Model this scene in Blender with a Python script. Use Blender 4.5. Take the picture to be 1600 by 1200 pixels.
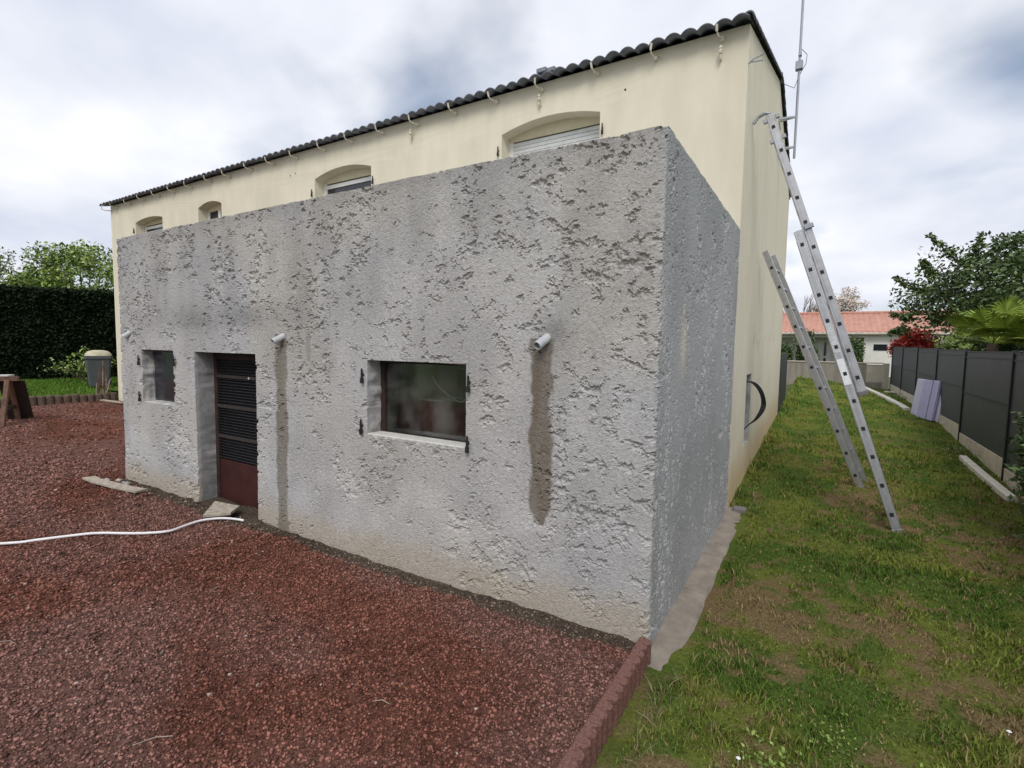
import bpy, bmesh, math, random
import numpy as np
from mathutils import Vector, Matrix
rng = np.random.default_rng(7); random.seed(7)
S = bpy.context.scene; COL = S.collection
for o in list(bpy.data.objects): bpy.data.objects.remove(o)

# ------------------------------------------------------------------ camera
FPX, PIT, ROL, YAW = 798.1, 0.0756, 0.0158, 0.5461
CAM = Vector((0.865, -3.148, 1.877))
F_ = Vector((-math.sin(YAW)*math.cos(PIT), math.cos(YAW)*math.cos(PIT), -math.sin(PIT)))
R_ = Vector((math.cos(YAW), math.sin(YAW), 0)); U_ = R_.cross(F_)
R2 = R_*math.cos(ROL)+U_*math.sin(ROL); U2 = -R_*math.sin(ROL)+U_*math.cos(ROL)
cd = bpy.data.cameras.new('camera'); cd.sensor_width = 36; cd.lens = 36*FPX/1600
cd.clip_start = 0.05; cd.clip_end = 2000
cam = bpy.data.objects.new('camera', cd); COL.objects.link(cam)
cam.matrix_world = Matrix(((R2.x, U2.x, -F_.x, CAM.x), (R2.y, U2.y, -F_.y, CAM.y), (R2.z, U2.z, -F_.z, CAM.z), (0, 0, 0, 1)))
S.camera = cam
S.render.resolution_x = 1024; S.render.resolution_y = 768

# ------------------------------------------------------------------ light
SUN_DIR = Vector((0.30, -0.64, 0.78)).normalized()       # towards the sun
W = bpy.data.worlds.new('World'); S.world = W; W.use_nodes = True
nt = W.node_tree; nt.nodes.clear()
def N(t, typ, **k):
    n = t.nodes.new(typ)
    for a, v in k.items(): setattr(n, a, v)
    return n
def L(t, a, b): t.links.new(a, b)
sky = N(nt, 'ShaderNodeTexSky'); sky.sky_type = 'NISHITA'; sky.sun_disc = False
sky.sun_elevation = math.asin(SUN_DIR.z); sky.sun_rotation = math.atan2(SUN_DIR.x, SUN_DIR.y)
sky.air_density = 1.0; sky.dust_density = 1.0
tc = N(nt, 'ShaderNodeTexCoord'); sx = N(nt, 'ShaderNodeSeparateXYZ'); L(nt, tc.outputs['Generated'], sx.inputs[0])
zc = N(nt, 'ShaderNodeMath', operation='MAXIMUM'); L(nt, sx.outputs[2], zc.inputs[0]); zc.inputs[1].default_value = 0.0
za = N(nt, 'ShaderNodeMath', operation='ADD'); L(nt, zc.outputs[0], za.inputs[0]); za.inputs[1].default_value = 0.28
dx = N(nt, 'ShaderNodeMath', operation='DIVIDE'); L(nt, sx.outputs[0], dx.inputs[0]); L(nt, za.outputs[0], dx.inputs[1])
dy = N(nt, 'ShaderNodeMath', operation='DIVIDE'); L(nt, sx.outputs[1], dy.inputs[0]); L(nt, za.outputs[0], dy.inputs[1])
cv = N(nt, 'ShaderNodeCombineXYZ'); L(nt, dx.outputs[0], cv.inputs[0]); L(nt, dy.outputs[0], cv.inputs[1]); cv.inputs[2].default_value = 5.2
n1 = N(nt, 'ShaderNodeTexNoise'); n1.inputs['Scale'].default_value = 1.35; n1.inputs['Detail'].default_value = 5; n1.inputs['Roughness'].default_value = 0.45; n1.inputs['Distortion'].default_value = 0.1
n2 = N(nt, 'ShaderNodeTexNoise'); n2.inputs['Scale'].default_value = 1.55; n2.inputs['Detail'].default_value = 7; n2.inputs['Roughness'].default_value = 0.5; n2.inputs['Distortion'].default_value = 0.1
L(nt, cv.outputs[0], n1.inputs['Vector']); L(nt, cv.outputs[0], n2.inputs['Vector'])
r1 = N(nt, 'ShaderNodeValToRGB'); r1.color_ramp.elements[0].position = 0.30; r1.color_ramp.elements[1].position = 0.46
r1.color_ramp.elements[0].color = (0.2, 0.2, 0.2, 1)
L(nt, n1.outputs['Fac'], r1.inputs[0])
r2 = N(nt, 'ShaderNodeValToRGB'); r2.color_ramp.elements[0].position = 0.36; r2.color_ramp.elements[1].position = 0.66
r2.color_ramp.elements[0].color = (6.1, 6.5, 7.6, 1); r2.color_ramp.elements[1].color = (9.0, 9.1, 9.4, 1)
L(nt, n2.outputs['Fac'], r2.inputs[0])
mx = N(nt, 'ShaderNodeMix', data_type='RGBA'); L(nt, r1.outputs[0], mx.inputs['Factor']); L(nt, sky.outputs[0], mx.inputs[6]); L(nt, r2.outputs[0], mx.inputs[7])
bg = N(nt, 'ShaderNodeBackground'); bg.inputs['Strength'].default_value = 0.085; L(nt, mx.outputs[2], bg.inputs[0])
wo = N(nt, 'ShaderNodeOutputWorld'); L(nt, bg.outputs[0], wo.inputs[0])
sd = bpy.data.lights.new('sun', 'SUN'); sd.energy = 1.5; sd.angle = math.radians(24); sd.color = (1.0, 0.96, 0.90)
so = bpy.data.objects.new('sun', sd); COL.objects.link(so); so.rotation_euler = SUN_DIR.to_track_quat('Z', 'Y').to_euler()
S.view_settings.view_transform = 'Standard'; S.view_settings.look = 'None'
S.view_settings.exposure = 0.45; S.view_settings.gamma = 1; S.view_settings.use_curve_mapping = False
S.render.engine = 'CYCLES'

# ------------------------------------------------------------------ noise helpers (numpy)
_G = rng.random((256, 256)).astype(np.float32)
def vnoise(x, y, seed=0):
    x = np.asarray(x, float)+seed*17.31; y = np.asarray(y, float)+seed*9.77
    xi = np.floor(x).astype(int); yi = np.floor(y).astype(int); fx = x-xi; fy = y-yi
    fx = fx*fx*fx*(fx*(fx*6-15)+10); fy = fy*fy*fy*(fy*(fy*6-15)+10)
    a = _G[xi & 255, yi & 255]; b = _G[(xi+1) & 255, yi & 255]; c = _G[xi & 255, (yi+1) & 255]; d = _G[(xi+1) & 255, (yi+1) & 255]
    return (a*(1-fx)+b*fx)*(1-fy)+(c*(1-fx)+d*fx)*fy
def fbm(x, y, o=4, seed=0, g=0.5):
    s = 0; a = 1; t = 0
    for i in range(o):
        s = s+a*vnoise(x*2**i, y*2**i, seed+i*3); t += a; a *= g
    return s/t
def sst(a, b, x): t = np.clip((x-a)/(b-a), 0, 1); return t*t*(3-2*t)

# ------------------------------------------------------------------ materials
def mat(name, col, rough=0.85, metal=0.0, var=0.0, vscale=5.0, col2=None, bump=0.0, bscale=60.0, attr=None, spec=0.3, island=None, detail=5, stretch=None):
    m = bpy.data.materials.new(name); m.use_nodes = True; t = m.node_tree
    b = t.nodes['Principled BSDF']; b.inputs['Roughness'].default_value = rough; b.inputs['Metallic'].default_value = metal
    b.inputs['Specular IOR Level'].default_value = spec
    g = N(t, 'ShaderNodeNewGeometry')
    src = g.outputs['Position']
    if stretch:
        mp = N(t, 'ShaderNodeMapping'); mp.inputs['Scale'].default_value = stretch; L(t, src, mp.inputs[0]); src = mp.outputs[0]
    c = None
    if attr:
        a = N(t, 'ShaderNodeAttribute'); a.attribute_name = attr; c = a.outputs['Color']
    elif island:
        r = N(t, 'ShaderNodeValToRGB'); e = r.color_ramp.elements
        for i, cc in enumerate(island):
            p = i/(len(island)-1)
            if i == 0: e[0].position = 0; e[0].color = (*cc, 1)
            elif i == len(island)-1: e[-1].position = 1; e[-1].color = (*cc, 1)
            else: q = e.new(p); q.color = (*cc, 1)
        L(t, g.outputs['Random Per Island'], r.inputs[0]); c = r.outputs[0]
    if c is None and not var and col2 is None:
        b.inputs['Base Color'].default_value = (*col, 1)
    else:
        n = N(t, 'ShaderNodeTexNoise'); n.inputs['Scale'].default_value = vscale; n.inputs['Detail'].default_value = detail; n.inputs['Roughness'].default_value = 0.6
        L(t, src, n.inputs['Vector'])
        if c is None:
            r = N(t, 'ShaderNodeValToRGB'); e = r.color_ramp.elements; e[0].position = 0.34; e[1].position = 0.66
            e[0].color = (*(col2 or [v*(1-var) for v in col]), 1); e[1].color = (*[v*(1+(0 if col2 else var)) for v in col], 1)
            L(t, n.outputs['Fac'], r.inputs[0]); c = r.outputs[0]
        elif var:
            mr = N(t, 'ShaderNodeMapRange'); mr.inputs[1].default_value = 0.3; mr.inputs[2].default_value = 0.7; mr.inputs[3].default_value = 1-var; mr.inputs[4].default_value = 1+var
            L(t, n.outputs['Fac'], mr.inputs[0])
            mm = N(t, 'ShaderNodeVectorMath', operation='SCALE'); L(t, c, mm.inputs[0]); L(t, mr.outputs[0], mm.inputs['Scale']); c = mm.outputs[0]
        L(t, c, b.inputs['Base Color'])
    if bump:
        n = N(t, 'ShaderNodeTexNoise'); n.inputs['Scale'].default_value = bscale; n.inputs['Detail'].default_value = 6; n.inputs['Roughness'].default_value = 0.65
        L(t, g.outputs['Position'], n.inputs['Vector'])
        bp = N(t, 'ShaderNodeBump'); bp.inputs['Strength'].default_value = 1.0; bp.inputs['Distance'].default_value = bump
        L(t, n.outputs['Fac'], bp.inputs['Height']); L(t, bp.outputs[0], b.inputs['Normal'])
    return m
M = {}
M['render'] = mat('cement_render', (.4, .4, .4), attr='tint', var=.16, vscale=38, bump=.006, bscale=110, rough=.95, spec=.1)
M['jamb'] = mat('jamb_cement', (.36, .36, .36), var=.25, vscale=5, bump=.006, bscale=60, rough=.95, spec=.1)
M['cream'] = mat('cream_roughcast', (.66, .60, .44), attr='tint', var=.045, vscale=2.2, stretch=(2.5, 2.5, .6), bump=.004, bscale=160, rough=.95, spec=.1)
M['creamplain'] = mat('cream_plain', (.66, .60, .44), var=.05, vscale=8, bump=.003, bscale=150, rough=.95, spec=.1)
M['tile'] = mat('old_roof_tile', (.25, .26, .29), col2=(.14, .15, .18), vscale=5, bump=.004, bscale=60, rough=.9, spec=.2)
M['tilesheet'] = mat('roof_sheet', (.19, .15, .13), col2=(.10, .085, .08), vscale=4, rough=.9, spec=.2)
M['brk'] = mat('bracket_paint', (.62, .57, .46), var=.2, vscale=30, rough=.7)
M['white'] = mat('white_pvc', (.78, .78, .76), rough=.45, var=.04)
M['whitegrey'] = mat('grey_white_plastic', (.62, .63, .62), rough=.5, var=.08, vscale=12)
M['black'] = mat('black_iron', (.02, .02, .022), rough=.6, var=.3, vscale=40)
M['dark'] = mat('dark_gap', (.012, .012, .013), rough=.8, var=.2)
M['louvre'] = mat('dark_louvre', (.022, .021, .025), rough=.55, var=.4, vscale=9)
M['railwood'] = mat('door_rail', (.040, .033, .032), rough=.7, var=.3, vscale=20)
M['redwood'] = mat('dark_red_panel', (.045, .012, .010), rough=.6, var=.25, vscale=7)
M['board'] = mat('grey_board', (.12, .11, .11), rough=.8, var=.3, vscale=8)
M['sill'] = mat('pale_sill', (.55, .54, .50), rough=.85, var=.12, vscale=12, bump=.003)
M['pipe'] = mat('pvc_pipe', (.46, .48, .50), rough=.5, var=.1, vscale=20)
M['alu'] = mat('aluminium', (.48, .48, .49), rough=.36, metal=.85, var=.10, vscale=14)
M['alurib'] = mat('aluminium_worn', (.42, .42, .43), rough=.45, metal=.8, var=.12, vscale=9)
M['steel'] = mat('galvanised', (.32, .34, .38), rough=.5, metal=.5, var=.1)
M['label'] = mat('paper_label', (.75, .76, .78), rough=.5, var=.06, vscale=30)
M['wrap'] = mat('clear_wrap', (.52, .53, .55), rough=.25, var=.18, vscale=40)
M['foot'] = mat('grey_rubber', (.16, .15, .15), rough=.8, var=.2)
M['concrete'] = mat('footing_concrete', (.31, .27, .225), col2=(.21, .185, .155), vscale=6, bump=.006, bscale=50, rough=.95, spec=.1)
M['kerb'] = mat('pale_kerb', (.66, .62, .55), var=.12, vscale=10, bump=.003, rough=.9)
M['plank'] = mat('beige_concrete_plank', (.52, .46, .37), var=.15, vscale=8, bump=.003, rough=.9)
M['fence'] = mat('anthracite_screen', (.045, .05, .058), rough=.5, var=.12, vscale=6)
M['fencepost'] = mat('anthracite_post', (.016, .018, .022), rough=.5, var=.1)
M['retwall'] = mat('grey_blockwork', (.33, .30, .26), col2=(.22, .20, .17), vscale=1.6, bump=.004, rough=.95, stretch=(3, 3, .6))
M['nwall'] = mat('white_house_wall', (.74, .72, .67), var=.04, vscale=3, rough=.9)
M['npier'] = mat('pale_pier', (.52, .47, .40), var=.12, vscale=3, rough=.9)
M['nroof'] = mat('terracotta_tiles', (.52, .28, .215), col2=(.42, .205, .155), vscale=2.5, rough=.9)
M['glassdark'] = mat('dark_glass', (.02, .022, .028), rough=.12, spec=.6)
M['log'] = mat('red_concrete_edging', (.235, .125, .105), col2=(.12, .06, .05), vscale=70, bump=.005, bscale=90, rough=.95, spec=.1)
M['brownlog'] = mat('old_log_edging', (.14, .10, .075), col2=(.08, .06, .05), vscale=14, bump=.004, rough=.95)
M['bin'] = mat('grey_bin_plastic', (.085, .092, .10), rough=.5, var=.12, vscale=5)
M['binlid'] = mat('faded_lid', (.50, .46, .33), rough=.6, var=.2, vscale=6)
M['wood'] = mat('brown_wood', (.13, .075, .052), rough=.8, var=.35, vscale=16, bump=.002, stretch=(1, 1, .3))
M['wooddark'] = mat('dark_wood', (.035, .022, .018), rough=.8, var=.3, vscale=12)
M['greywood'] = mat('weathered_wood', (.38, .33, .27), rough=.9, var=.3, vscale=16, bump=.003)
M['tarp'] = mat('blue_grey_tarp', (.10, .12, .145), rough=.6, var=.35, vscale=7, bump=.01, bscale=9)
M['tarpw'] = mat('pale_sheet', (.55, .55, .54), rough=.7, var=.1)
M['hose'] = mat('white_hose', (.78, .76, .76), rough=.4, var=.05, vscale=20)
M['cable'] = mat('black_cable', (.012, .012, .014), rough=.4)
M['foam'] = [mat('foam_a', (.52, .58, .74), rough=.8, var=.05), mat('foam_b', (.48, .45, .68), rough=.8, var=.05), mat('foam_c', (.40, .36, .62), rough=.8, var=.06), mat('foam_d', (.60, .58, .74), rough=.8, var=.05)]
M['bark'] = mat('bark', (.11, .085, .065), rough=.95, var=.35, vscale=12, bump=.01, bscale=25)
M['twig'] = mat('pale_twigs', (.20, .16, .14), rough=.95, var=.3)
M['leafdark'] = mat('leaf_dark', (.05, .07, .03), island=[(.026, .046, .018), (.060, .10, .032), (.105, .16, .050), (.18, .23, .095)], rough=.6, spec=.35)
M['leafmid'] = mat('leaf_mid', (.1, .16, .05), island=[(.08, .13, .025), (.15, .23, .045), (.22, .31, .065), (.34, .40, .15)], rough=.7)
M['leafpale'] = mat('leaf_pale', (.2, .25, .1), island=[(.10, .15, .05), (.20, .26, .10), (.30, .34, .17)], rough=.7)
M['hedge'] = mat('hedge_leaf', (.02, .03, .01), island=[(.008, .014, .007), (.014, .024, .010), (.022, .034, .014)], rough=.8, spec=.1)
M['hedgetop'] = mat('hedge_core', (.008, .012, .007), rough=.9, spec=.05)
M['red'] = mat('leaf_red', (.3, .04, .03), island=[(.28, .03, .025), (.52, .07, .05), (.66, .14, .10)], rough=.6)
M['blossom'] = mat('blossom', (.7, .65, .6), island=[(.50, .44, .38), (.68, .62, .54), (.75, .72, .68)], rough=.8)
M['palm'] = mat('palm_leaf', (.1, .16, .05), island=[(.12, .18, .03), (.24, .32, .05), (.36, .42, .09)], rough=.5)
M['bloomyellow'] = mat('pale_flower', (.6, .58, .35), island=[(.5, .5, .28), (.65, .66, .5)], rough=.7)
M['grass'] = mat('grass_blades', (.1, .1, .05), attr='tint', rough=.75, spec=.15)
M['lawn'] = mat('lawn_soil', (.1, .1, .05), attr='tint', var=.35, vscale=55, bump=.02, bscale=45, rough=.98, spec=.05)
M['stones'] = mat('lava_stones', (.2, .08, .07), attr='tint', rough=.95, spec=.1, var=.2, vscale=150)
M['gravel'] = mat('lava_gravel', (.2, .08, .07), attr='tint', rough=.97, spec=.05, var=.55, vscale=55, bump=.035, bscale=50, detail=3)
M['ground'] = mat('rough_grass', (.09, .12, .035), col2=(.06, .08, .03), vscale=.8, rough=.98)
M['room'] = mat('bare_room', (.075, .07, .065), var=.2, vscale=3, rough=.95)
M['bucket'] = mat('pale_bucket', (.55, .53, .48), var=.15, vscale=9, rough=.6)
M['sack'] = mat('dusty_sack', (.40, .38, .34), var=.25, vscale=9, rough=.9, bump=.01, bscale=14)
M['stick'] = mat('white_batten', (.85, .83, .74), rough=.6)
gm = bpy.data.materials.new('window_glass'); gm.use_nodes = True; t = gm.node_tree; t.nodes.clear()
tr = N(t, 'ShaderNodeBsdfTransparent'); tr.inputs[0].default_value = (.80, .83, .82, 1)
gl = N(t, 'ShaderNodeBsdfGlossy'); gl.inputs['Roughness'].default_value = .06; gl.inputs[0].default_value = (.9, .9, .9, 1)
df = N(t, 'ShaderNodeBsdfDiffuse'); df.inputs[0].default_value = (.30, .29, .26, 1)
fr = N(t, 'ShaderNodeFresnel'); fr.inputs[0].default_value = 1.5
a1 = N(t, 'ShaderNodeMixShader'); L(t, fr.outputs[0], a1.inputs[0]); L(t, tr.outputs[0], a1.inputs[1]); L(t, gl.outputs[0], a1.inputs[2])
nn = N(t, 'ShaderNodeTexNoise'); nn.inputs['Scale'].default_value = 4; nn.inputs['Detail'].default_value = 6
mr = N(t, 'ShaderNodeMapRange'); mr.inputs[1].default_value = .42; mr.inputs[2].default_value = .68; mr.inputs[3].default_value = .01; mr.inputs[4].default_value = .24
gp = N(t, 'ShaderNodeNewGeometry'); L(t, gp.outputs['Position'], nn.inputs['Vector']); L(t, nn.outputs['Fac'], mr.inputs[0])
a2 = N(t, 'ShaderNodeMixShader'); L(t, mr.outputs[0], a2.inputs[0]); L(t, a1.outputs[0], a2.inputs[1]); L(t, df.outputs[0], a2.inputs[2])
ot = N(t, 'ShaderNodeOutputMaterial'); L(t, a2.outputs[0], ot.inputs[0]); M['glass'] = gm

# ------------------------------------------------------------------ object helpers
ORG = {}
def empty(name, loc, label=None, cat=None, group=None, kind=None):
    o = bpy.data.objects.new(name, None); COL.objects.link(o); o.location = loc; o.empty_display_size = .1
    ORG[o.name] = Vector(loc); tag(o, label, cat, group, kind); return o
def tag(o, label=None, cat=None, group=None, kind=None):
    if label: o['label'] = label
    if cat: o['category'] = cat
    if group: o['group'] = group
    if kind: o['kind'] = kind
    return o
def link_mesh(name, me, m, parent=None, origin=None, smooth=False):
    o = bpy.data.objects.new(name, me); COL.objects.link(o)
    if m and not me.materials: me.materials.append(m)
    po = ORG[parent.name] if parent else Vector((0, 0, 0))
    og = Vector(origin) if origin is not None else po
    if parent: o.parent = parent
    o.location = og-po; ORG[o.name] = og
    if smooth: me.shade_smooth()
    return o
def dup(o, delta, parent=None, rz=None):
    c = o.copy(); COL.objects.link(c); c.parent = parent if parent is not None else o.parent
    if parent is not None: c.location = ORG[o.name]+Vector(delta)-ORG[parent.name]
    else: c.location = o.location+Vector(delta)
    ORG[c.name] = ORG[o.name]+Vector(delta)
    if rz is not None: c.rotation_euler.z = rz
    return c
class MB:
    def __init__(s): s.v = []; s.f = []
    def add(s, vs, fs):
        k = len(s.v); s.v += [tuple(p) for p in vs]; s.f += [tuple(i+k for i in f) for f in fs]; return s
    def box(s, a, b, bev=0):
        (x0, y0, z0), (x1, y1, z1) = a, b
        return s.add([(x0, y0, z0), (x1, y0, z0), (x1, y1, z0), (x0, y1, z0), (x0, y0, z1), (x1, y0, z1), (x1, y1, z1), (x0, y1, z1)],
                     [(0, 3, 2, 1), (4, 5, 6, 7), (0, 1, 5, 4), (1, 2, 6, 5), (2, 3, 7, 6), (3, 0, 4, 7)])
    def beam(s, p, q, w, h, up=(0, 0, 1)):            # w across, h along "up"
        p = Vector(p); q = Vector(q); d = (q-p).normalized(); u = Vector(up); r = d.cross(u).normalized(); u = r.cross(d)
        pts = []
        for c in (p, q):
            for a, b in ((-1, -1), (1, -1), (1, 1), (-1, 1)): pts.append(c+r*(a*w/2)+u*(b*h/2))
        return s.add(pts, [(3, 2, 1, 0), (4, 5, 6, 7), (0, 1, 5, 4), (1, 2, 6, 5), (2, 3, 7, 6), (3, 0, 4, 7)])
    def tube(s, path, r, n=8, cap=True):
        path = [Vector(p) for p in path]; rs = r if isinstance(r, (list, tuple)) else [r]*len(path)
        k = len(s.v); rings = []
        prev = None
        for i, p in enumerate(path):
            d = (path[min(i+1, len(path)-1)]-path[max(i-1, 0)]).normalized()
            if prev is None: a = d.orthogonal().normalized()
            else: a = (prev-d*prev.dot(d)).normalized()
            prev = a; b = d.cross(a)
            rings.append([p+(a*math.cos(t*2*math.pi/n)+b*math.sin(t*2*math.pi/n))*rs[i] for t in range(n)])
        vs = [q for R in rings for q in R]; fs = []
        for i in range(len(path)-1):
            for t in range(n): fs.append((i*n+t, i*n+(t+1) % n, (i+1)*n+(t+1) % n, (i+1)*n+t))
        if cap: fs.append(tuple(range(n))[::-1]); fs.append(tuple((len(path)-1)*n+t for t in range(n)))
        return s.add(vs, fs)
    def prism(s, poly, d):                              # poly: 3-D points, extruded by vector d
        n = len(poly); d = Vector(d); vs = [Vector(p) for p in poly]+[Vector(p)+d for p in poly]
        return s.add(vs, [tuple(range(n))[::-1], tuple(range(n, 2*n))]+[(i, (i+1) % n, n+(i+1) % n, n+i) for i in range(n)])
    def build(s, name, m, parent=None, origin=None, smooth=False, bevel=0):
        po = ORG[parent.name] if parent else Vector((0, 0, 0))
        og = Vector(origin) if origin is not None else po
        me = bpy.data.meshes.new(name); me.from_pydata([(x-og.x, y-og.y, z-og.z) for x, y, z in s.v], [], s.f)
        if bevel:
            bm = bmesh.new(); bm.from_mesh(me); bmesh.ops.bevel(bm, geom=bm.edges[:], offset=bevel, segments=1, affect='EDGES'); bm.to_mesh(me); bm.free()
        me.update(); return link_mesh(name, me, m, parent, og, smooth)
def np_mesh(name, V, Fq, m, col=None, parent=None, smooth=False):
    """V (n,3), Fq (k,3|4) numpy, col (n,3) optional vertex tint"""
    V = np.asarray(V, np.float32); Fq = np.asarray(Fq, np.int32); k = Fq.shape[1]
    po = ORG[parent.name] if parent else Vector((0, 0, 0))
    me = bpy.data.meshes.new(name); me.vertices.add(len(V)); me.vertices.foreach_set('co', (V-np.array(po, np.float32)).ravel())
    me.loops.add(Fq.size); me.loops.foreach_set('vertex_index', Fq.ravel())
    me.polygons.add(len(Fq)); me.polygons.foreach_set('loop_start', np.arange(0, Fq.size, k, dtype=np.int32))
    if col is not None:
        a = me.attributes.new('tint', 'FLOAT_COLOR', 'POINT')
        a.data.foreach_set('color', np.concatenate([col, np.ones((len(col), 1))], 1).astype(np.float32).ravel())
    me.update(calc_edges=True); me.validate(); return link_mesh(name, me, m, parent, None, smooth)
def grid_faces(nu, nv):
    i = np.arange(nu-1)[:, None]*nv+np.arange(nv-1)[None, :]; i = i.ravel()
    return np.stack([i, i+nv, i+nv+1, i+1], 1)

def smooth(pts, k=6):
    out = []
    for i in range(len(pts)-1):
        p0, p1, p2, p3 = [np.array(pts[min(max(j, 0), len(pts)-1)]) for j in (i-1, i, i+1, i+2)]
        for t in np.arange(k)/k: out.append(.5*(2*p1+(p2-p0)*t+(2*p0-5*p1+4*p2-p3)*t*t+(3*p1-p0-3*p2+p3)*t**3))
    return out+[np.array(pts[-1])]

# ------------------------------------------------------------------ terrain
GY = ([-9, -3, -1.5, 0, 3.1, 4.7, 7, 10, 13, 20.3, 40], [-.22, -.16, -.13, -.09, .0, .10, .20, .33, .50, .78, .85])
FY = ([-9, 0, 5.7, 8.4, 11, 13, 20.3, 40], [-.10, .0, .13, .26, .38, .43, .46, .6])
def lawn_z(x, y):
    g = np.interp(y, *GY); f = np.interp(y, *FY); t = np.clip(np.asarray(x)/3.05, 0, 1); t = t*t*(3-2*t)
    return g*(1-t)+f*t
def yard_z(x, y):
    x = np.asarray(x, float); y = np.asarray(y, float)
    return .22*sst(-7, -16, x)+.05*(fbm(x*.8, y*.8, 3, 5)-.5)-.02*sst(.0, -.8, y)*0
FENCE_X = 3.05
W_, D_, H_ = 7.186, 3.108, 3.2
HE, HR, WH, D2 = 5.38, 6.36, 15.455, 10.46

# big ground sheet
gx = np.concatenate([np.linspace(-300, -30, 12), np.linspace(-26, 12, 20), np.linspace(20, 300, 12)])
gy = np.concatenate([np.linspace(-200, -12, 8), np.linspace(-9, 21, 16), np.linspace(26, 500, 16)])
X, Y = np.meshgrid(gx, gy, indexing='ij')
Z = np.where(X >= -1, lawn_z(X, Y), np.where(Y > 3, .35, yard_z(X, Y)))-.25
np_mesh('ground', np.stack([X, Y, Z], -1).reshape(-1, 3), grid_faces(len(gx), len(gy)), M['ground'])['kind'] = 'structure'

# lawn sheet: mossy, uneven
def lawn_tint(x, y):
    n = fbm(x*1.1, y*.8, 4, 21); n2 = fbm(x*4.5, y*4.5, 3, 31)
    n3 = fbm(x*13, y*13, 2, 35); dry = sst(.475, .60, n*.34+n2*.34+n3*.32+.065*sst(3.0, -.5, y)-.052)
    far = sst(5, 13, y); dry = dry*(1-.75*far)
    g = np.array([.070, .126, .018]); g2 = np.array([.134, .168, .028]); b = np.array([.185, .135, .066])
    k = sst(.4, .62, fbm(x*2.2, y*2.2, 3, 41))
    c = g*(1-k[..., None])+g2*k[..., None]
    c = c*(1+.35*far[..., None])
    return c*(1-dry[..., None])+b*dry[..., None], dry
lx = np.arange(0.0, FENCE_X+.35, .04); ly = np.concatenate([np.arange(-8, 6, .04), np.arange(6, 20.6, .1)])
X, Y = np.meshgrid(lx, ly, indexing='ij')
Zl = lawn_z(X, Y)+.035*(fbm(X*2.5, Y*2.5, 4, 51)-.5)+.015*(fbm(X*11, Y*11, 2, 55)-.5)
Zl = np.where((X < .19) & (Y > -.15) & (Y < 3.3), np.minimum(Zl, -.06+.02*Y), Zl)
lt, ld = lawn_tint(X, Y)
soil = np.array([.085, .062, .036]); lt2 = lt*.75+soil*.25
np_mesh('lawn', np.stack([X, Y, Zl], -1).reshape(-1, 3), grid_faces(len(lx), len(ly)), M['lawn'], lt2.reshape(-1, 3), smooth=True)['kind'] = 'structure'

def blades(name, bx, by, bz, h, w, col, m, label, cat='grass', lean=.6):
    n = len(bx); a = rng.random(n)*2*np.pi; la = rng.random(n)*2*np.pi; ll = rng.random(n)*lean*h
    d = np.stack([np.cos(a), np.sin(a), np.zeros(n)], 1)*w[:, None]; base = np.stack([bx, by, bz], 1)
    off = np.stack([np.cos(la)*ll, np.sin(la)*ll, h], 1); mid = base+off*np.array([.35, .35, .6])
    V = np.stack([base-d, base+d, mid+d*.8, base+off, mid-d*.8], 1).reshape(-1, 3)
    i = np.arange(n)*5
    Fq = np.concatenate([np.stack([i, i+1, i+2, i+4], 1), np.stack([i+4, i+2, i+3, i+3], 1)])
    F3 = np.concatenate([np.stack([i, i+1, i+2], 1), np.stack([i, i+2, i+4], 1), np.stack([i+4, i+2, i+3], 1)])
    C = np.repeat(col, 5, 0)
    o = np_mesh(name, V, F3, m, C); tag(o, label, cat, None, 'stuff'); return o
def lawn_points():
    P = []
    for (x0, x1, y0, y1, dens) in ((0.0, 3.0, -2.9, .6, 11000), (0.02, 3.0, .6, 3.5, 6500), (0.02, 3.0, 3.5, 8, 2600), (0.02, 3.0, 8, 20, 800)):
        n = int((x1-x0)*(y1-y0)*dens); P.append(np.stack([x0+(x1-x0)*rng.random(n), y0+(y1-y0)*rng.random(n)], 1))
    P = np.concatenate(P); x, y = P.T
    cl = fbm(x*14, y*14, 2, 61); t, dry = lawn_tint(x, y)
    keep = (rng.random(len(x)) < (1-.28*dry)*sst(.26, .55, cl)+.15)
    keep &= ~((x < .205+.06*fbm(y*5, x*5, 2, 3)) & (y > -.15) & (y < 3.28)); keep &= ~((x < .12) & (y < 0))
    return x[keep], y[keep], t[keep], dry[keep]
bx, by, bt, bd = lawn_points(); n = len(bx)
dist = np.hypot(bx-CAM.x, by-CAM.y)
bh = (.014+.028*rng.random(n)**2)*(1-.4*bd)*(1+.25*sst(4, 14, dist)); edge = (bx < .22) & (by > 3.2); bh[edge] *= 2.0; bh *= .65+1.0*sst(.42, .68, fbm(bx*3.5, by*3.5, 3, 65))
bw = .0016+.0016*rng.random(n)+.0009*dist*.5
straw = rng.random(n) < (.16+.5*bd)
bc = bt*(.7+.8*rng.random((n, 1))); bc[straw] = np.array([.30, .225, .11])*(.55+.6*rng.random((straw.sum(), 1)))
blades('grass', bx, by, lawn_z(bx, by)+.035*(fbm(bx*2.5, by*2.5, 4, 51)-.5)+.015*(fbm(bx*11, by*11, 2, 55)-.5)-.004, bh, bw, bc, M['grass'], 'short patchy lawn grass with dry straw patches beside the house', lean=1.1)

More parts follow.
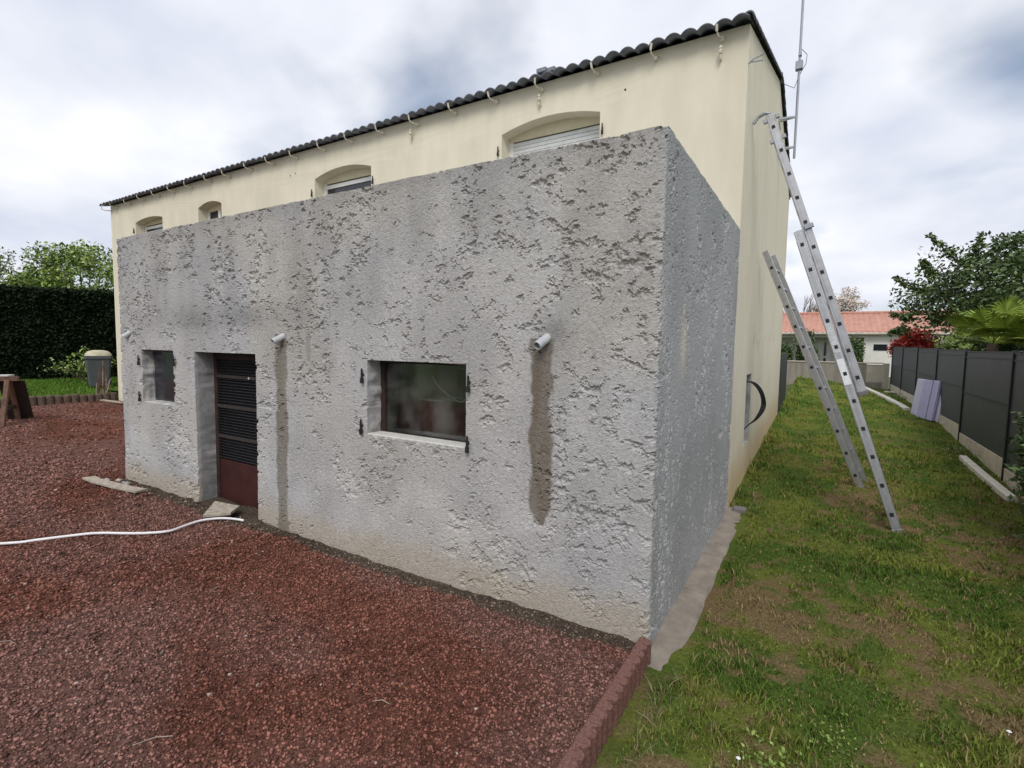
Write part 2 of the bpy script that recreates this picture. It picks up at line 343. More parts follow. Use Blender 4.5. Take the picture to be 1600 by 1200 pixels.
# gravel yard
yx = np.concatenate([np.arange(-22, -8, .14), np.arange(-8, -3.5, .06), np.arange(-3.5, 0.001, .04)])
yy = np.concatenate([np.arange(-9, -4, .14), np.arange(-4, 3.2, .05)])
HOL = [(rng.uniform(-6, -.4), rng.uniform(-3.0, -.4), rng.uniform(.05, .13), rng.uniform(0, 3.1)) for _ in range(34)]
def yard_h(x, y):
    z = yard_z(x, y)+.05*(fbm(x*2.2, y*2.2, 4, 71)-.5)+.045*(fbm(x*8, y*8, 3, 75)-.5)
    for hx, hy, r, a in HOL:
        u = (x-hx)*np.cos(a)+(y-hy)*np.sin(a); v = -(x-hx)*np.sin(a)+(y-hy)*np.cos(a)
        z = z-.05*np.exp(-((u/r)**2+(v/(r*.5))**2)*1.6)+.012*np.exp(-(((u-r*.9)/r)**2+(v/(r*.6))**2)*2)
    z = z-.035*sst(-.30, -.02, y)*(x > -7.3)          # trough along the annex
    return z
def soil_mask(x, y):
    w = .10+.16*fbm(x*1.7, x*0+.5, 3, 81)+.10*sst(-3.2, -4.2, x)*sst(-5.4, -4.6, x)
    return sst(w+.05, w-.05, -y+.10*(fbm(x*8, y*8, 3, 83)-.5))*(x > -7.25)
def yard_tint(x, y):
    k = fbm(x*1.3, y*1.3, 4, 85)[..., None]; pink = sst(.42, .68, fbm(x*.55+y*.25, y*.9, 3, 87)+.10*sst(-1.5, -6, x))[..., None]
    c = np.array([.172, .074, .053])*(.75+.5*k); c = c*(1-pink)+np.array([.198, .106, .086])*pink
    s = soil_mask(x, y)[..., None]
    return c*(1-s)+np.array([.115, .090, .070])*(.6+.8*k)*s
X, Y = np.meshgrid(yx, yy, indexing='ij')
np_mesh('gravel_yard', np.stack([X, Y, yard_h(X, Y)], -1).reshape(-1, 3), grid_faces(len(yx), len(yy)), M['gravel'], (yard_tint(X, Y)*.85).reshape(-1, 3), smooth=True)['kind'] = 'structure'
def stones():
    P = []; Sz = []
    for (x0, x1, y0, y1, dens, s) in ((-3.2, 0.0, -3.4, .0, 5200, .0078), (-5.6, -3.2, -3.2, -.0, 3000, .0098), (-9.5, -5.6, -3.0, .0, 1300, .013), (-15.5, -7.2, -2, 2.6, 260, .017)):
        n = int((x1-x0)*(y1-y0)*dens); P.append(np.stack([x0+(x1-x0)*rng.random(n), y0+(y1-y0)*rng.random(n)], 1)); Sz.append(s*(.42+.9*rng.random(n)+.8*rng.random(n)**6))
    P = np.concatenate(P); s = np.concatenate(Sz); x, y = P.T; sm = soil_mask(x, y)
    keep = rng.random(len(x)) > sm*.72
    keep &= ~((x > -7.25) & (y > -.012)) & ~((x > -.045) & (y < .1))
    x, y, s, sm = x[keep], y[keep], s[keep], sm[keep]; n = len(x)
    z = yard_h(x, y)+s*.25
    oct_ = np.array([(1, 0, 0), (-1, 0, 0), (0, 1, 0), (0, -1, 0), (0, 0, 1), (0, 0, -1)], float)
    fo = np.array([(0, 2, 4), (2, 1, 4), (1, 3, 4), (3, 0, 4), (2, 0, 5), (1, 2, 5), (3, 1, 5), (0, 3, 5)])
    r = s[:, None, None]*(.6+.75*rng.random((n, 6, 1)))*oct_[None]+s[:, None, None]*.35*(rng.random((n, 6, 3))-.5)
    q = rng.normal(size=(n, 4)); q /= np.linalg.norm(q, axis=1)[:, None]; w_, a, b, c = q.T
    Rm = np.stack([1-2*(b*b+c*c), 2*(a*b-c*w_), 2*(a*c+b*w_), 2*(a*b+c*w_), 1-2*(a*a+c*c), 2*(b*c-a*w_), 2*(a*c-b*w_), 2*(b*c+a*w_), 1-2*(a*a+b*b)], 1).reshape(n, 3, 3)
    V = np.einsum('nij,nkj->nki', Rm, r); V[:, :, 2] *= .8; V += np.stack([x, y, z], 1)[:, None]
    Fq = (fo[None]+np.arange(n)[:, None, None]*6).reshape(-1, 3)
    c = yard_tint(x, y)*(.35+1.45*rng.random((n, 1))**1.4)*np.array([1.08, 1.05, 1.05])
    pale = rng.random(n) < (.012+.12*sm); c[pale] = np.array([.34, .26, .22])*(.5+.75*rng.random((pale.sum(), 1)))
    o = np_mesh('gravel_stones', V.reshape(-1, 3), Fq, M['stones'], np.repeat(c, 6, 0))
    tag(o, 'loose red brown lava gravel covering the yard', 'gravel', None, 'stuff')
stones()

# ------------------------------------------------------------------ annex
annex = empty('annex', (-W_/2, 0, 0), 'flat topped grey cement rendered annex with small windows and dark recessed door', 'building')
HOLES = {'small': (-6.64, -5.85, 1.07, 1.75), 'door': (-5.36, -4.17, -.30, 1.745), 'big': (-2.53, -1.46, 1.075, 1.73)}
def build_annex_wall():
    r = .035
    us = [-W_]; 
    while us[-1] < -r-.006: us.append(us[-1]+.0068+.0020*abs(us[-1]))
    us = np.array(us[:-1]); us = np.concatenate([us, np.linspace(-r, 0, 4)]); arc = r*math.pi/2
    vs_ = [0.]
    while vs_[-1] < D_-r: vs_.append(vs_[-1]+.0115+.0042*vs_[-1])
    s_side = np.array(vs_[:-1]+[D_-r])
    s = np.concatenate([us-r, np.linspace(-r, -r+arc, 6)[1:-1]-0, s_side+arc-r+.001]); s = np.unique(np.round(s, 5))
    zz = np.arange(-.30, H_+.001, .0078)
    for k, (x0, x1, z0, z1) in HOLES.items():
        for e in (x0, x1): s[np.argmin(abs(s-e))] = e
        for e in (z0, z1): zz[np.argmin(abs(zz-e))] = e
    zz[-1] = H_
    Sg, Zg = np.meshgrid(s, zz, indexing='ij')
    ph = np.clip((Sg+r)/arc, 0, 1)*math.pi/2
    nx = np.sin(ph); ny = -np.cos(ph)
    px = np.where(Sg <= -r, Sg, -r+r*np.sin(ph)); py = np.where(Sg <= -r, 0, r-r*np.cos(ph)); py = np.where(Sg > -r+arc, r+(Sg+r-arc), py)
    # trowelled plateau with torn, clustered pits
    a, b = Sg, Zg
    wx = a+.035*(fbm(a*9, b*9, 3, 101)-.5)*2; wz = b+.035*(fbm(a*9, b*9, 3, 105)-.5)*2
    side = sst(.0, .05, Sg)
    wx = a+.03*(fbm(a*10, b*10, 3, 101)-.5)*2; wz = b+.03*(fbm(a*10, b*10, 3, 105)-.5)*2
    sq = 1-.45*side
    n_ = fbm(wx*13.5*(1+.7*side), wz*18*sq, 5, 121, .70); pn = fbm(wx*3.6, wz*2.3, 4, 111, .55)
    c_ = .357+.60*np.clip(pn-.5, -.12, .2)+.10*(fbm(a*.8, b*.7, 2, 115)-.5)+.016*sst(1.0, 2.8, b)+.012*sst(-4, -.5, a)-.02*sst(.5, .1, b)-.022*side
    d_ = np.maximum(c_-n_, 0)
    h = -.038*np.sqrt(d_)*sst(0, .02, d_)-.02*d_+.0035*(1-side)*sst(.05, .0, n_-c_)*(n_ > c_)
    h = h*(1-.1*side)+.016*(fbm(a*1.3, b*1.3, 3, 151)-.5)*(1-.6*side)+.0030*(fbm(a*6, b*5, 2, 161)-.5)+.0030*(fbm(a*50, b*50, 2, 165)-.5)+.0007*rng.normal(size=a.shape)
    h = h+.012*sst(.45, .0, b)*fbm(a*2, b*0, 2, 171)
    h = np.where(Sg > D_-.05, np.maximum(h, -.01), h)
    V = np.stack([px+nx*h, py+ny*h, Zg], -1)
    V[:, -1, 2] += .012*(fbm(s*6, s*0, 3, 175)-.5)
    # tint
    base = np.array([.42, .412, .402]); cool = np.array([.405, .408, .415]); warm = np.array([.435, .412, .375])
    k1 = sst(.35, .65, fbm(a*1.1, b*.8, 4, 181))[..., None]; k2 = sst(.45, .68, fbm(a*.9+3, b*.7, 4, 185))[..., None]
    c = base*(1-k1*.6)+cool*k1*.6; c = c*(1-k2*.55)+warm*k2*.55
    c = c*(.80+.38*fbm(a*3.4, b*1.9, 5, 189))[..., None]
    streak = sst(.46, .72, fbm(a*7, b*.5, 4, 191)+.18*sst(2.0, 3.2, b)-.04)[..., None]
    c = c*(1-.07*streak*sst(1.0, 3.0, b)[..., None])
    top = sst(2.9+.2*fbm(a*1.5, a*0, 3, 195), 3.2, b)[..., None]; c = c*(1-.12*top)
    low = sst(.30, .02, b+.12*(fbm(a*4, b*4, 3, 199)-.5)-.04*fbm(a*1., b, 2, 198))[..., None]*(Sg <= 0)[..., None]
    c = c*(1-low*.7)+np.array([.40, .345, .265])*low*.7
    # dark smudge over the door and along an old roof line, mottled blotches
    bl = np.exp(-((a+4.9)/1.3)**2-((b-2.13)/.16)**2)[..., None]*.30+np.exp(-((a+3.45)/.25)**2-((b-2.5)/.6)**2)[..., None]*.12
    c = c*(1-bl*(.4+1.1*fbm(a*5, b*5, 3, 203))[..., None])
    pale = sst(.30, .1, abs(b-.45-.1*fbm(a*1.1, a*0, 2, 207)))[..., None]*sst(.4, .6, fbm(a*2, b*3, 3, 209))[..., None]*(Sg <= 0)[..., None]
    c = c*(1+.12*pale)
    def run(xc, w, z0, z1, col, k):
        nonlocal c
        wob = .022*(fbm(b*2.5, b*0+xc, 3, 211)-.5)*2; ww = w*(1+.25*(fbm(b*5, b*0+xc*3, 2, 213)-.5)*2)
        ww = ww*np.sqrt(np.clip((b-z0)/(.16), 0, 1))
        m = sst(ww+.018, ww-.012, abs(a-xc-wob)+.050*(fbm(a*22, b*14, 3, 217)-.5))*(b > z0)*(b < z1)
        m = m*(.80+.4*(fbm(a*9, b*2.2, 3, 219)-.25)); m = np.clip(m, 0, 1)
        c = c*(1-(m*k)[..., None])+np.array(col)*(m*k)[..., None]
    run(-.806, .082, .60, 1.93, (.160, .135, .104), .97)
    run(-3.74, .085, -.3, 1.95, (.19, .17, .14), .92)
    run(-3.315, .030, 1.69, 1.98, (.22, .205, .19), .7)
    mold = np.exp(-((a+.72)/.10)**2-((b-1.98)/.10)**2)[..., None]*.35; c = c*(1-mold)
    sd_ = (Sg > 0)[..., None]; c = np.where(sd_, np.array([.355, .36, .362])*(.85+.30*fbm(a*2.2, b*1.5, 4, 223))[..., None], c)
    pst = (np.exp(-((a-.62)/.09)**2-((b-1.9)/.22)**2)[..., None]*.8)*sd_; c = c*(1-pst)+np.array([.58, .52, .42])*pst
    nu, nv = Sg.shape; Fq = grid_faces(nu, nv)
    cs = (Sg[:-1, :-1]+Sg[1:, 1:])/2; cz = (Zg[:-1, :-1]+Zg[1:, 1:])/2; keep = np.ones(cs.shape, bool)
    for x0, x1, z0, z1 in HOLES.values(): keep &= ~((cs > x0) & (cs < x1) & (cz > z0) & (cz < z1))
    o = np_mesh('wall', V.reshape(-1, 3), Fq[keep.ravel()], M['render'], c.reshape(-1, 3), annex)
    # reveals and parapet top: extruded from the open edges
    me = o.data; bm = bmesh.new(); bm.from_mesh(me); og = ORG[annex.name]
    def ring(test, steps, fn):
        es = [e for e in bm.edges if e.is_boundary and all(test(v.co+og) for v in e.verts)]
        for kk in range(steps):
            res = bmesh.ops.extrude_edge_only(bm, edges=es); nv_ = [g for g in res['geom'] if isinstance(g, bmesh.types.BMVert)]; es = [g for g in res['geom'] if isinstance(g, bmesh.types.BMEdge) and len(g.link_faces) == 1]
            for v in nv_: v.co = fn(v.co+og, kk)-og
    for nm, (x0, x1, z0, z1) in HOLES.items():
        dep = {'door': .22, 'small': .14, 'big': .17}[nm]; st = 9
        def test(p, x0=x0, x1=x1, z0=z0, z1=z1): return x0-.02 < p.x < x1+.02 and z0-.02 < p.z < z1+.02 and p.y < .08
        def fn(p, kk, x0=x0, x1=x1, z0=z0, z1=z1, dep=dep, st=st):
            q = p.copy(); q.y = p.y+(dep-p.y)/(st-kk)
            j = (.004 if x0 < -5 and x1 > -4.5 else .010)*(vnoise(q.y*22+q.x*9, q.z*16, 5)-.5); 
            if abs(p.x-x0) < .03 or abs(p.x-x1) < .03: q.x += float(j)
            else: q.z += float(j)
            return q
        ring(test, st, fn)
    ring(lambda p: p.z > H_-.03, 2, lambda p, k: Vector((p.x-(.12 if p.y > .04 and p.x > -.1 else 0), p.y+(.12 if p.y < .26 else 0), p.z+(.004 if k == 0 else -.02))))
    bm.to_mesh(me); bm.free(); me.shade_flat()
    nv3 = len(me.vertices); co = np.zeros(nv3*3, np.float32); me.vertices.foreach_get('co', co); co = co.reshape(-1, 3)+np.array(og)
    cc = np.zeros(nv3*4, np.float32); at = me.attributes['tint']; at.data.foreach_get('color', cc); cc = cc.reshape(-1, 4)
    jm = (co[:, 0] > -5.45) & (co[:, 0] < -4.1) & (co[:, 1] > .04) & (co[:, 2] < 1.8)  # door reveal tinted darker: jamb's shade put into the colour, with patchy bare mortar
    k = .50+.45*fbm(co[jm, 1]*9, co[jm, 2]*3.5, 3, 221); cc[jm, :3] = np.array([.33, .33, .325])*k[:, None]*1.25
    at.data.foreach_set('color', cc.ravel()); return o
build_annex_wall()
m = MB(); m.box((-W_-.002, .02, -.3), (-W_+.2, D_, H_-.004)); m.build('side_wall', M['jamb'], annex)
m = MB(); m.box((-W_+.2, .10, H_-.20), (-.10, D_, H_-.06)); m.build('roof_slab', M['jamb'], annex)
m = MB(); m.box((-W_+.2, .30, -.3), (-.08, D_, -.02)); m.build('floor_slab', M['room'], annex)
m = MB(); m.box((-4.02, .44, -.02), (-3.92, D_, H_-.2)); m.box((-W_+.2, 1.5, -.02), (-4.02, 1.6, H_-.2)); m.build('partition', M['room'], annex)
# door
door = MB(); dx0, dx1, dyy = -5.34, -4.19, .205
door.box((dx0, dyy, -.1), (dx0+.06, dyy+.06, 1.73)).box((dx1-.06, dyy, -.1), (dx1, dyy+.06, 1.73)).box((dx0+.06, dyy, 1.66), (dx1-.06, dyy+.06, 1.73))
door = door.build('door', M['wooddark'], annex)
MB().box((dx0+.06, dyy+.012, -.10), (dx1-.06, dyy+.04, .46)).build('lower_panel', M['redwood'], door, bevel=.004)
MB().box((dx0+.06, dyy+.035, .462), (dx1-.06, dyy+.05, 1.658)).build('backing', M['dark'], door)
for zr in (1.46, 1.105, .745): MB().box((dx0+.06, dyy-.004, zr-.018), (dx1-.06, dyy+.03, zr+.018)).build('rail', M['railwood'], door, bevel=.003)
z = .485; sl = None
while z < 1.645:
    if min(abs(z-r) for r in (1.46, 1.105, .745)) > .028:
        if sl is None:
            o_ = ((dx0+dx1)/2, dyy+.02, z); q = MB(); q.beam((dx0+.06, dyy+.018, z), (dx1-.06, dyy+.018, z), .026, .006, (0, .75, 1))
            sl = q.build('slat', M['louvre'], door, origin=o_); z0_ = z
        else: dup(sl, (0, 0, z-z0_))
    z += .0335
MB().tube([(-4.62, dyy-.012, 1.46), (-4.62, dyy+.002, 1.46)], .012, 8).build('latch', M['whitegrey'], door)
# big window
bw_ = MB(); x0, x1, z0, z1 = HOLES['big']; yb = .165
bw_.box((x0-.02, yb, z0-.02), (x0+.045, yb+.05, z1+.02)).box((x1-.02, yb, z0-.02), (x1+.02, yb+.05, z1+.02)).box((x0+.045, yb, z1-.025), (x1-.02, yb+.05, z1+.02)).box((x0+.045, yb, z0-.02), (x1-.02, yb+.05, z0+.012))
bwin = bw_.build('window', M['wooddark'], annex)
MB().box((x0+.045, yb+.02, z0+.012), (x1-.02, yb+.026, z1-.025)).build('pane', M['glass'], bwin)
MB().box((x0-.01, .004, z0-.03), (x1+.015, yb-.002, z0+.010)).build('sill', M['sill'], bwin, bevel=.006)
x0, x1, z0, z1 = HOLES['small']
sw = MB().box((x0-.02, .137, z0-.02), (x1+.02, .16, z1+.02)).build('window', M['board'], annex)
MB().box((x0+.04, .128, z0+.02), (x1-.03, .1365, z1-.03)).build('pane', M['glassdark'], sw)
MB().box((x0-.01, .012, z0-.035), (x1+.02, .136, z0+.010)).build('sill', M['sill'], sw, bevel=.006)
def pintle(x, z, parent, y=0):
    q = MB(); q.tube([(x, y-.022, z-.055), (x, y-.022, z+.055)], [.011, .008], 8); q.tube([(x, y-.022, z-.03), (x, y-.022, z-.075)], .016, 8); q.beam((x, y-.022, z), (x, y+.02, z), .014, .02)
    return q.build('shutter_hinge', M['black'], parent, origin=(x, y, z))
p0 = pintle(-2.575, 1.60, annex)
for (x, z) in ((-2.59, 1.15), (-1.425, 1.59), (-1.43, 1.125), (-6.69, 1.62), (-6.70, 1.15), (-5.80, 1.64)): dup(p0, (x+2.575, 0, z-1.60))
def spout(x, z, l, dx_=-.03):
    q = MB(); n = 16; a = Vector((x, .03, z)); b = Vector((x+dx_, -l, z-.07)); d = (b-a).normalized(); e = d.orthogonal().normalized(); f = d.cross(e)
    vs = [c+(e*math.cos(t*2*math.pi/n)+f*math.sin(t*2*math.pi/n))*r for c, r in ((a, .032), (b, .032), (b, .026), (a+(b-a)*.3, .026)) for t in range(n)]
    q.add(vs, [(k*n+t, k*n+(t+1) % n, (k+1)*n+(t+1) % n, (k+1)*n+t) for k in range(3) for t in range(n)])
    return q.build('drain_pipe', M['pipe'], annex, smooth=False)
spout(-.765, 1.945, .10); spout(-3.69, 1.945, .10); spout(-6.98, 1.975, .05)

# things seen through the big window
b_ = MB(); n = 20
for i in range(n): pass
def lathe(cx, cy, prof, n=20):
    q = MB(); vs = [(cx+r*math.cos(t*2*math.pi/n), cy+r*math.sin(t*2*math.pi/n), z) for r, z in prof for t in range(n)]
    return q.add(vs, [(k*n+t, k*n+(t+1) % n, (k+1)*n+(t+1) % n, (k+1)*n+t) for k in range(len(prof)-1) for t in range(n)])
M['benchw'] = mat('bench_wood', (.13, .10, .09), rough=.7, var=.3, vscale=20)
tb = empty('work_bench', (-2.3, .62, -.02), 'rough bench inside the annex seen through the dusty window', 'bench')
MB().box((-3.2, .35, .98), (-1.2, .95, 1.03)).build('bench_top', M['benchw'], tb)
for x, y in ((-3.1, .4), (-1.3, .4), (-3.1, .9), (-1.3, .9)): MB().box((x-.03, y-.03, -.02), (x+.03, y+.03, .98)).build('leg', M['benchw'], tb)
bk = empty('bucket', (-2.16, .62, 1.03), 'pale tapered bucket standing behind the large annex window', 'bucket')
lathe(-2.16, .62, [(0, 1.03), (.11, 1.03), (.155, 1.36), (.165, 1.36), (.165, 1.375), (.148, 1.375), (.105, 1.045)]).build('bucket_body', M['bucket'], bk, smooth=True)
MB().tube([(-2.16+.16*math.cos(a), .62-.03, 1.36+.12*math.sin(a)) for a in np.linspace(0, math.pi, 12)], .004, 5).build('handle', M['cable'], bk)
q = MB(); sg = empty('cement_sack', (-2.62, .68, 1.03), 'dusty slumped sack left of the bucket behind the annex window', 'sack')
vs = []; nn_ = 18
for k, (r, z) in enumerate([(.10, 1.03), (.19, 1.06), (.20, 1.20), (.17, 1.34), (.09, 1.41), (.02, 1.44)]):
    for t_ in range(nn_): a = t_*2*math.pi/nn_; rr = r*(1+.15*math.sin(3*a+k)); vs.append((-2.62+rr*math.cos(a), .68+rr*.7*math.sin(a), z+.02*math.sin(2*a+k)))
q.add(vs, [(k*nn_+t_, k*nn_+(t_+1) % nn_, (k+1)*nn_+(t_+1) % nn_, (k+1)*nn_+t_) for k in range(5) for t_ in range(nn_)]); q.build('sack_body', M['sack'], sg, smooth=True)
st_ = MB().beam((-2.28, .225, 1.40), (-1.86, .228, 1.392), .012, .012).build('batten', M['stick'], None, origin=(-2.1, .44, 1.4)); tag(st_, 'thin white batten resting just behind the glass of the large annex window', 'batten')

o = MB().tube(smooth([(-2.05, .30, 1.60), (-1.95, .26, 1.52), (-1.80, .24, 1.44), (-1.68, .24, 1.40), (-1.60, .26, 1.46), (-1.50, .30, 1.48)]), .006, 5).build('slack_cord', M['bucket'], None, origin=(-1.8, .26, 1.5)); tag(o, 'slack pale cord hanging behind the large annex window', 'cord')
o = MB().tube(smooth([(-1.85, .24, 1.74), (-1.72, .24, 1.69), (-1.58, .24, 1.655), (-1.44, .24, 1.66)]), .005, 5).build('upper_cord', M['bucket'], None, origin=(-1.6, .24, 1.7)); tag(o, 'thin cord in the upper right corner behind the large annex window', 'cord')
# ------------------------------------------------------------------ house
house = empty('house', (-WH/2, D_, 0), 'long two storey cream rendered house with tiled roof behind the grey annex', 'house')
WIN = [(-14.10, -12.75, 4.80, 4.87), (-11.16, -10.24, 4.80, 4.89), (-7.20, -5.76, 4.83, 4.94), (-3.17, -1.70, 4.83, 4.94)]
ZS = 3.55
def wall_tint(V, gable=False):
    x, y, z = V.T; u = y if gable else x
    c = np.array([.745, .69, .55])*(.95+.10*fbm(u*1.2, z*1.2, 4, 301))[:, None]
    st = sst(.5, .75, fbm(u*5, z*.5, 4, 305)+.05)[:, None]; c = c*(1-(.03 if gable else .08)*st)
    if gable:
        lowz = np.interp(y, *GY); lo = sst(.75, .05, z-lowz+.25*(fbm(y*3, z*3, 3, 309)-.5))[:, None]; c = c*(1-.75*lo)+np.array([.58, .42, .22])*.75*lo
        mk_ = sst(.60, .68, fbm(y*5, z*9, 3, 311))*np.exp(-((z-2.0)/.12)**2)*((y > 4.6) & (y < 8.5)); c = c*(1-.22*mk_[:, None])
        pat = np.exp(-((z-.78)/.15)**2-((y-4.6)/.5)**2)[:, None]*.3; c = c*(1-pat)+np.array([.6, .55, .45])*pat
    else:
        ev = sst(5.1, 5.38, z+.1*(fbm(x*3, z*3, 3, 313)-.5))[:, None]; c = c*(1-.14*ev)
    return c
def front_wall():
    bm = bmesh.new()
    nstep = 10; T = .26
    def loop(pts): 
        vs = [bm.verts.new(p) for p in pts]; return [bm.edges.new((vs[i], vs[(i+1) % len(vs)])) for i in range(len(vs))], vs
    es, _ = loop([(-WH, D_, -.2), (0, D_, -.2), (0, D_, HE), (-WH, D_, HE)]); rings = []
    for x0, x1, zs, zc in WIN:
        pts = [(x0, D_, ZS), (x1, D_, ZS)]+[(x1+(x0-x1)*k/nstep, D_, zs+(zc-zs)*(1-(2*k/nstep-1)**2)) for k in range(nstep+1)]
        e, v = loop(pts); es += e; rings.append(v)
    bmesh.ops.triangle_fill(bm, edges=es, use_beauty=True, normal=(0, -1, 0))
    for v in rings:
        w = [bm.verts.new((p.co.x, D_+T, p.co.z)) for p in v]
        for i in range(len(v)): bm.faces.new((v[i], v[(i+1) % len(v)], w[(i+1) % len(v)], w[i]))
    bmesh.ops.subdivide_edges(bm, edges=[e for e in bm.edges if e.calc_length() > .8], cuts=8, use_grid_fill=True)
    V = np.array([v.co[:] for v in bm.verts]); c = wall_tint(V)
    me = bpy.data.meshes.new('front_wall'); bm.to_mesh(me); bm.free()
    og = ORG[house.name]; me.transform(Matrix.Translation(-og))
    a = me.attributes.new('tint', 'FLOAT_COLOR', 'POINT'); a.data.foreach_set('color', np.concatenate([c, np.ones((len(c), 1))], 1).astype(np.float32).ravel())
    link_mesh('front_wall', me, M['cream'], house)
front_wall()
def gable_wall():
    ny0, ny1, nz0, nz1, dep = 4.33, 4.86, .56, 1.53, .16
    ys = np.unique(np.concatenate([np.linspace(D_, D2, 75), [ny0, ny1, (D_+D2)/2]])); V = []; Fq = []
    zs0 = np.unique(np.concatenate([np.linspace(-.2, 5.38, 70), [nz0, nz1]]))
    nz = len(zs0); vv = []
    for y in ys:
        top = HE+(HR-HE)*(1-abs(y-(D_+D2)/2)/((D2-D_)/2))
        for z in zs0: vv.append((0, y, z if z < 4.0 else 4.0+(z-4.0)*(top-4.0)/(5.38-4.0)))
    vv = np.array(vv); fq = grid_faces(len(ys), nz)
    cen = vv[fq].mean(1); keep = ~((cen[:, 1] > ny0) & (cen[:, 1] < ny1) & (cen[:, 2] > nz0) & (cen[:, 2] < nz1))
    np_mesh('gable_wall', vv, fq[keep], M['cream'], wall_tint(vv, True), house)
    q = MB(); q.add([(0, ny0, nz0), (0, ny1, nz0), (0, ny1, nz1), (0, ny0, nz1), (-dep, ny0, nz0), (-dep, ny1, nz0), (-dep, ny1, nz1), (-dep, ny0, nz1)], [(0, 1, 5, 4), (1, 2, 6, 5), (2, 3, 7, 6), (3, 0, 4, 7), (4, 5, 6, 7)])
    ni = q.build('meter_niche', M['jamb'], house)
    for k in range(4):
        yy_ = 4.60+.02*k; MB().tube(smooth([(-.10, yy_, 1.40), (.02+.01*k, yy_, 1.42), (.13+.012*k, yy_+.03, 1.30), (.17+.014*k, yy_+.05, 1.12-.01*k), (.11+.01*k, yy_, .93), (.0, yy_-.05, .80), (-.06, yy_-.06, .70)]), .008, 6).build('cable', M['cable'], ni)
gable_wall()
m = MB(); m.box((-WH, D_+.002, -.2), (-WH+.25, D2, HE-.01)); m.build('end_wall', M['creamplain'], house)
m = MB(); m.box((-WH+.25, D2-.25, -.2), (-.003, D2, HE-.01)); m.build('back_wall', M['creamplain'], house)
MB().box((-WH+.25, D_+.265, 2.9), (-.01, D2-.25, 3.0)).build('upper_floor', M['room'], house)
m = MB(); m.add([(-WH, D_, HE-.01), (-WH, D2, HE-.01), (-WH, (D_+D2)/2, HR-.01), (-WH+.2, D_, HE-.01), (-WH+.2, D2, HE-.01), (-WH+.2, (D_+D2)/2, HR-.01)], [(0, 1, 2), (5, 4, 3), (0, 2, 5, 3), (2, 1, 4, 5)]); m.build('end_gable', M['creamplain'], house)
# windows
for i, (x0, x1, zs, zc) in enumerate(WIN):
    yw = D_+.20
    f = MB(); f.box((x0-.01, yw, zs-.05), (x1+.01, yw+.07, zc+.03)); w = f.build('window', M['creamplain'], house)
    zt = zs-.05
    MB().box((x0-.005, yw+.005, ZS), (x0+.07, yw+.06, zt-.001)).build('frame', M['white'], w); MB().box((x1-.07, yw+.005, ZS), (x1+.005, yw+.06, zt-.001)).build('frame', M['white'], w)
    MB().box((x0+.072, yw+.03, ZS), (x1-.072, yw+.04, zt-.012)).build('pane', M['glassdark'], w)
    if i == 3:
        z = zt-.015; s0 = None
        while z > 4.3:
            if s0 is None: s0 = MB().box((x0+.072, yw+.008, z-.05), (x1-.072, yw+.024, z-.004)).build('shutter_slat', M['whitegrey'], w, origin=((x0+x1)/2, yw, z)); zz0 = z
            else: dup(s0, (0, 0, z-zz0))
            z -= .052
    elif i in (0, 2):
        MB().box((x0+.072, yw+.006, zt-.09), (x1-.072, yw+.028, zt-.025)).build('shutter_slat', M['white'], w)
        if i == 0: MB().box((x0+.072, yw+.006, zt-.20), (x1-.072, yw+.028, zt-.15)).build('shutter_slat', M['white'], w)
    else:
        MB().box((x0+.42, yw+.004, ZS), (x0+.52, yw+.029, zt-.001)).build('frame', M['white'], w)
hp = pintle(-1.66, 4.62, house, D_)
for x, z in ((-3.22, 4.62), (-5.71, 4.60), (-7.27, 4.60), (-14.17, 4.62)): dup(hp, (x+1.66, 0, z-4.62))
# roof tiles
SL = math.atan2(HR-HE, (D2-D_)/2); PITCH = .178; YE = D_-.16; ca, sa = math.cos(SL), math.sin(SL)
ZE = HE+.018-.16*math.tan(SL)
def prof(u):                                   # u in 0..1 over one tile, z offset
    return .044*abs(math.sin(math.pi*u))**.8
def roof_pt(x, s, h): return (x, YE+s*ca-h*sa, ZE+s*sa+h*ca)
x0r = .015; ncol = int((WH+.12)/PITCH)+1
roof = empty('roof', (0, 0, 0)); roof.parent = house; roof.location = Vector((-WH/2, D_, HE))-ORG[house.name]; ORG[roof.name] = Vector((-WH/2, D_, HE))
def tile_mesh(xa, s0, s1, lift):
    q = MB(); n = 9; pts = []
    for s_, l_ in ((s0, lift), (s1, 0)):
        for tk in (0, .012):
            for k in range(n): u = k/(n-1); pts.append(roof_pt(xa-u*PITCH*.985, s_, prof(u)+tk+l_))
    fs = []
    A, B, Cc, Dd = 0, n, 2*n, 3*n
    for k in range(n-1):
        fs += [(B+k, B+k+1, Dd+k+1, Dd+k), (A+k+1, A+k, Cc+k, Cc+k+1), (A+k, A+k+1, B+k+1, B+k), (Cc+k+1, Cc+k, Dd+k, Dd+k+1)]
    fs += [(A, B, Dd, Cc), (A+n-1, Cc+n-1, Dd+n-1, B+n-1)]
    return q.add(pts, fs)
t0 = tile_mesh(x0r, 0, .40, .010).build('tile', M['tile'], roof, origin=roof_pt(x0r, 0, 0), smooth=True)
for k in range(1, ncol):
    c = dup(t0, (-k*PITCH, random.uniform(-.012, .006), random.uniform(-.004, .006))); c.rotation_euler = (random.uniform(-.012, .012), random.uniform(-.03, .03), 0)
LR = (D2-D_)/2/ca+.16/ca
nn_ = ncol*8+1; us = np.arange(nn_)/8; hx = x0r-us*PITCH; pr = .044*np.abs(np.sin(np.pi*us))**.8
rows = np.linspace(.36, LR, 12); V = []
for s_ in rows: V.append(np.stack([hx, YE+s_*ca-pr*sa, ZE+s_*sa+pr*ca+.006], 1))
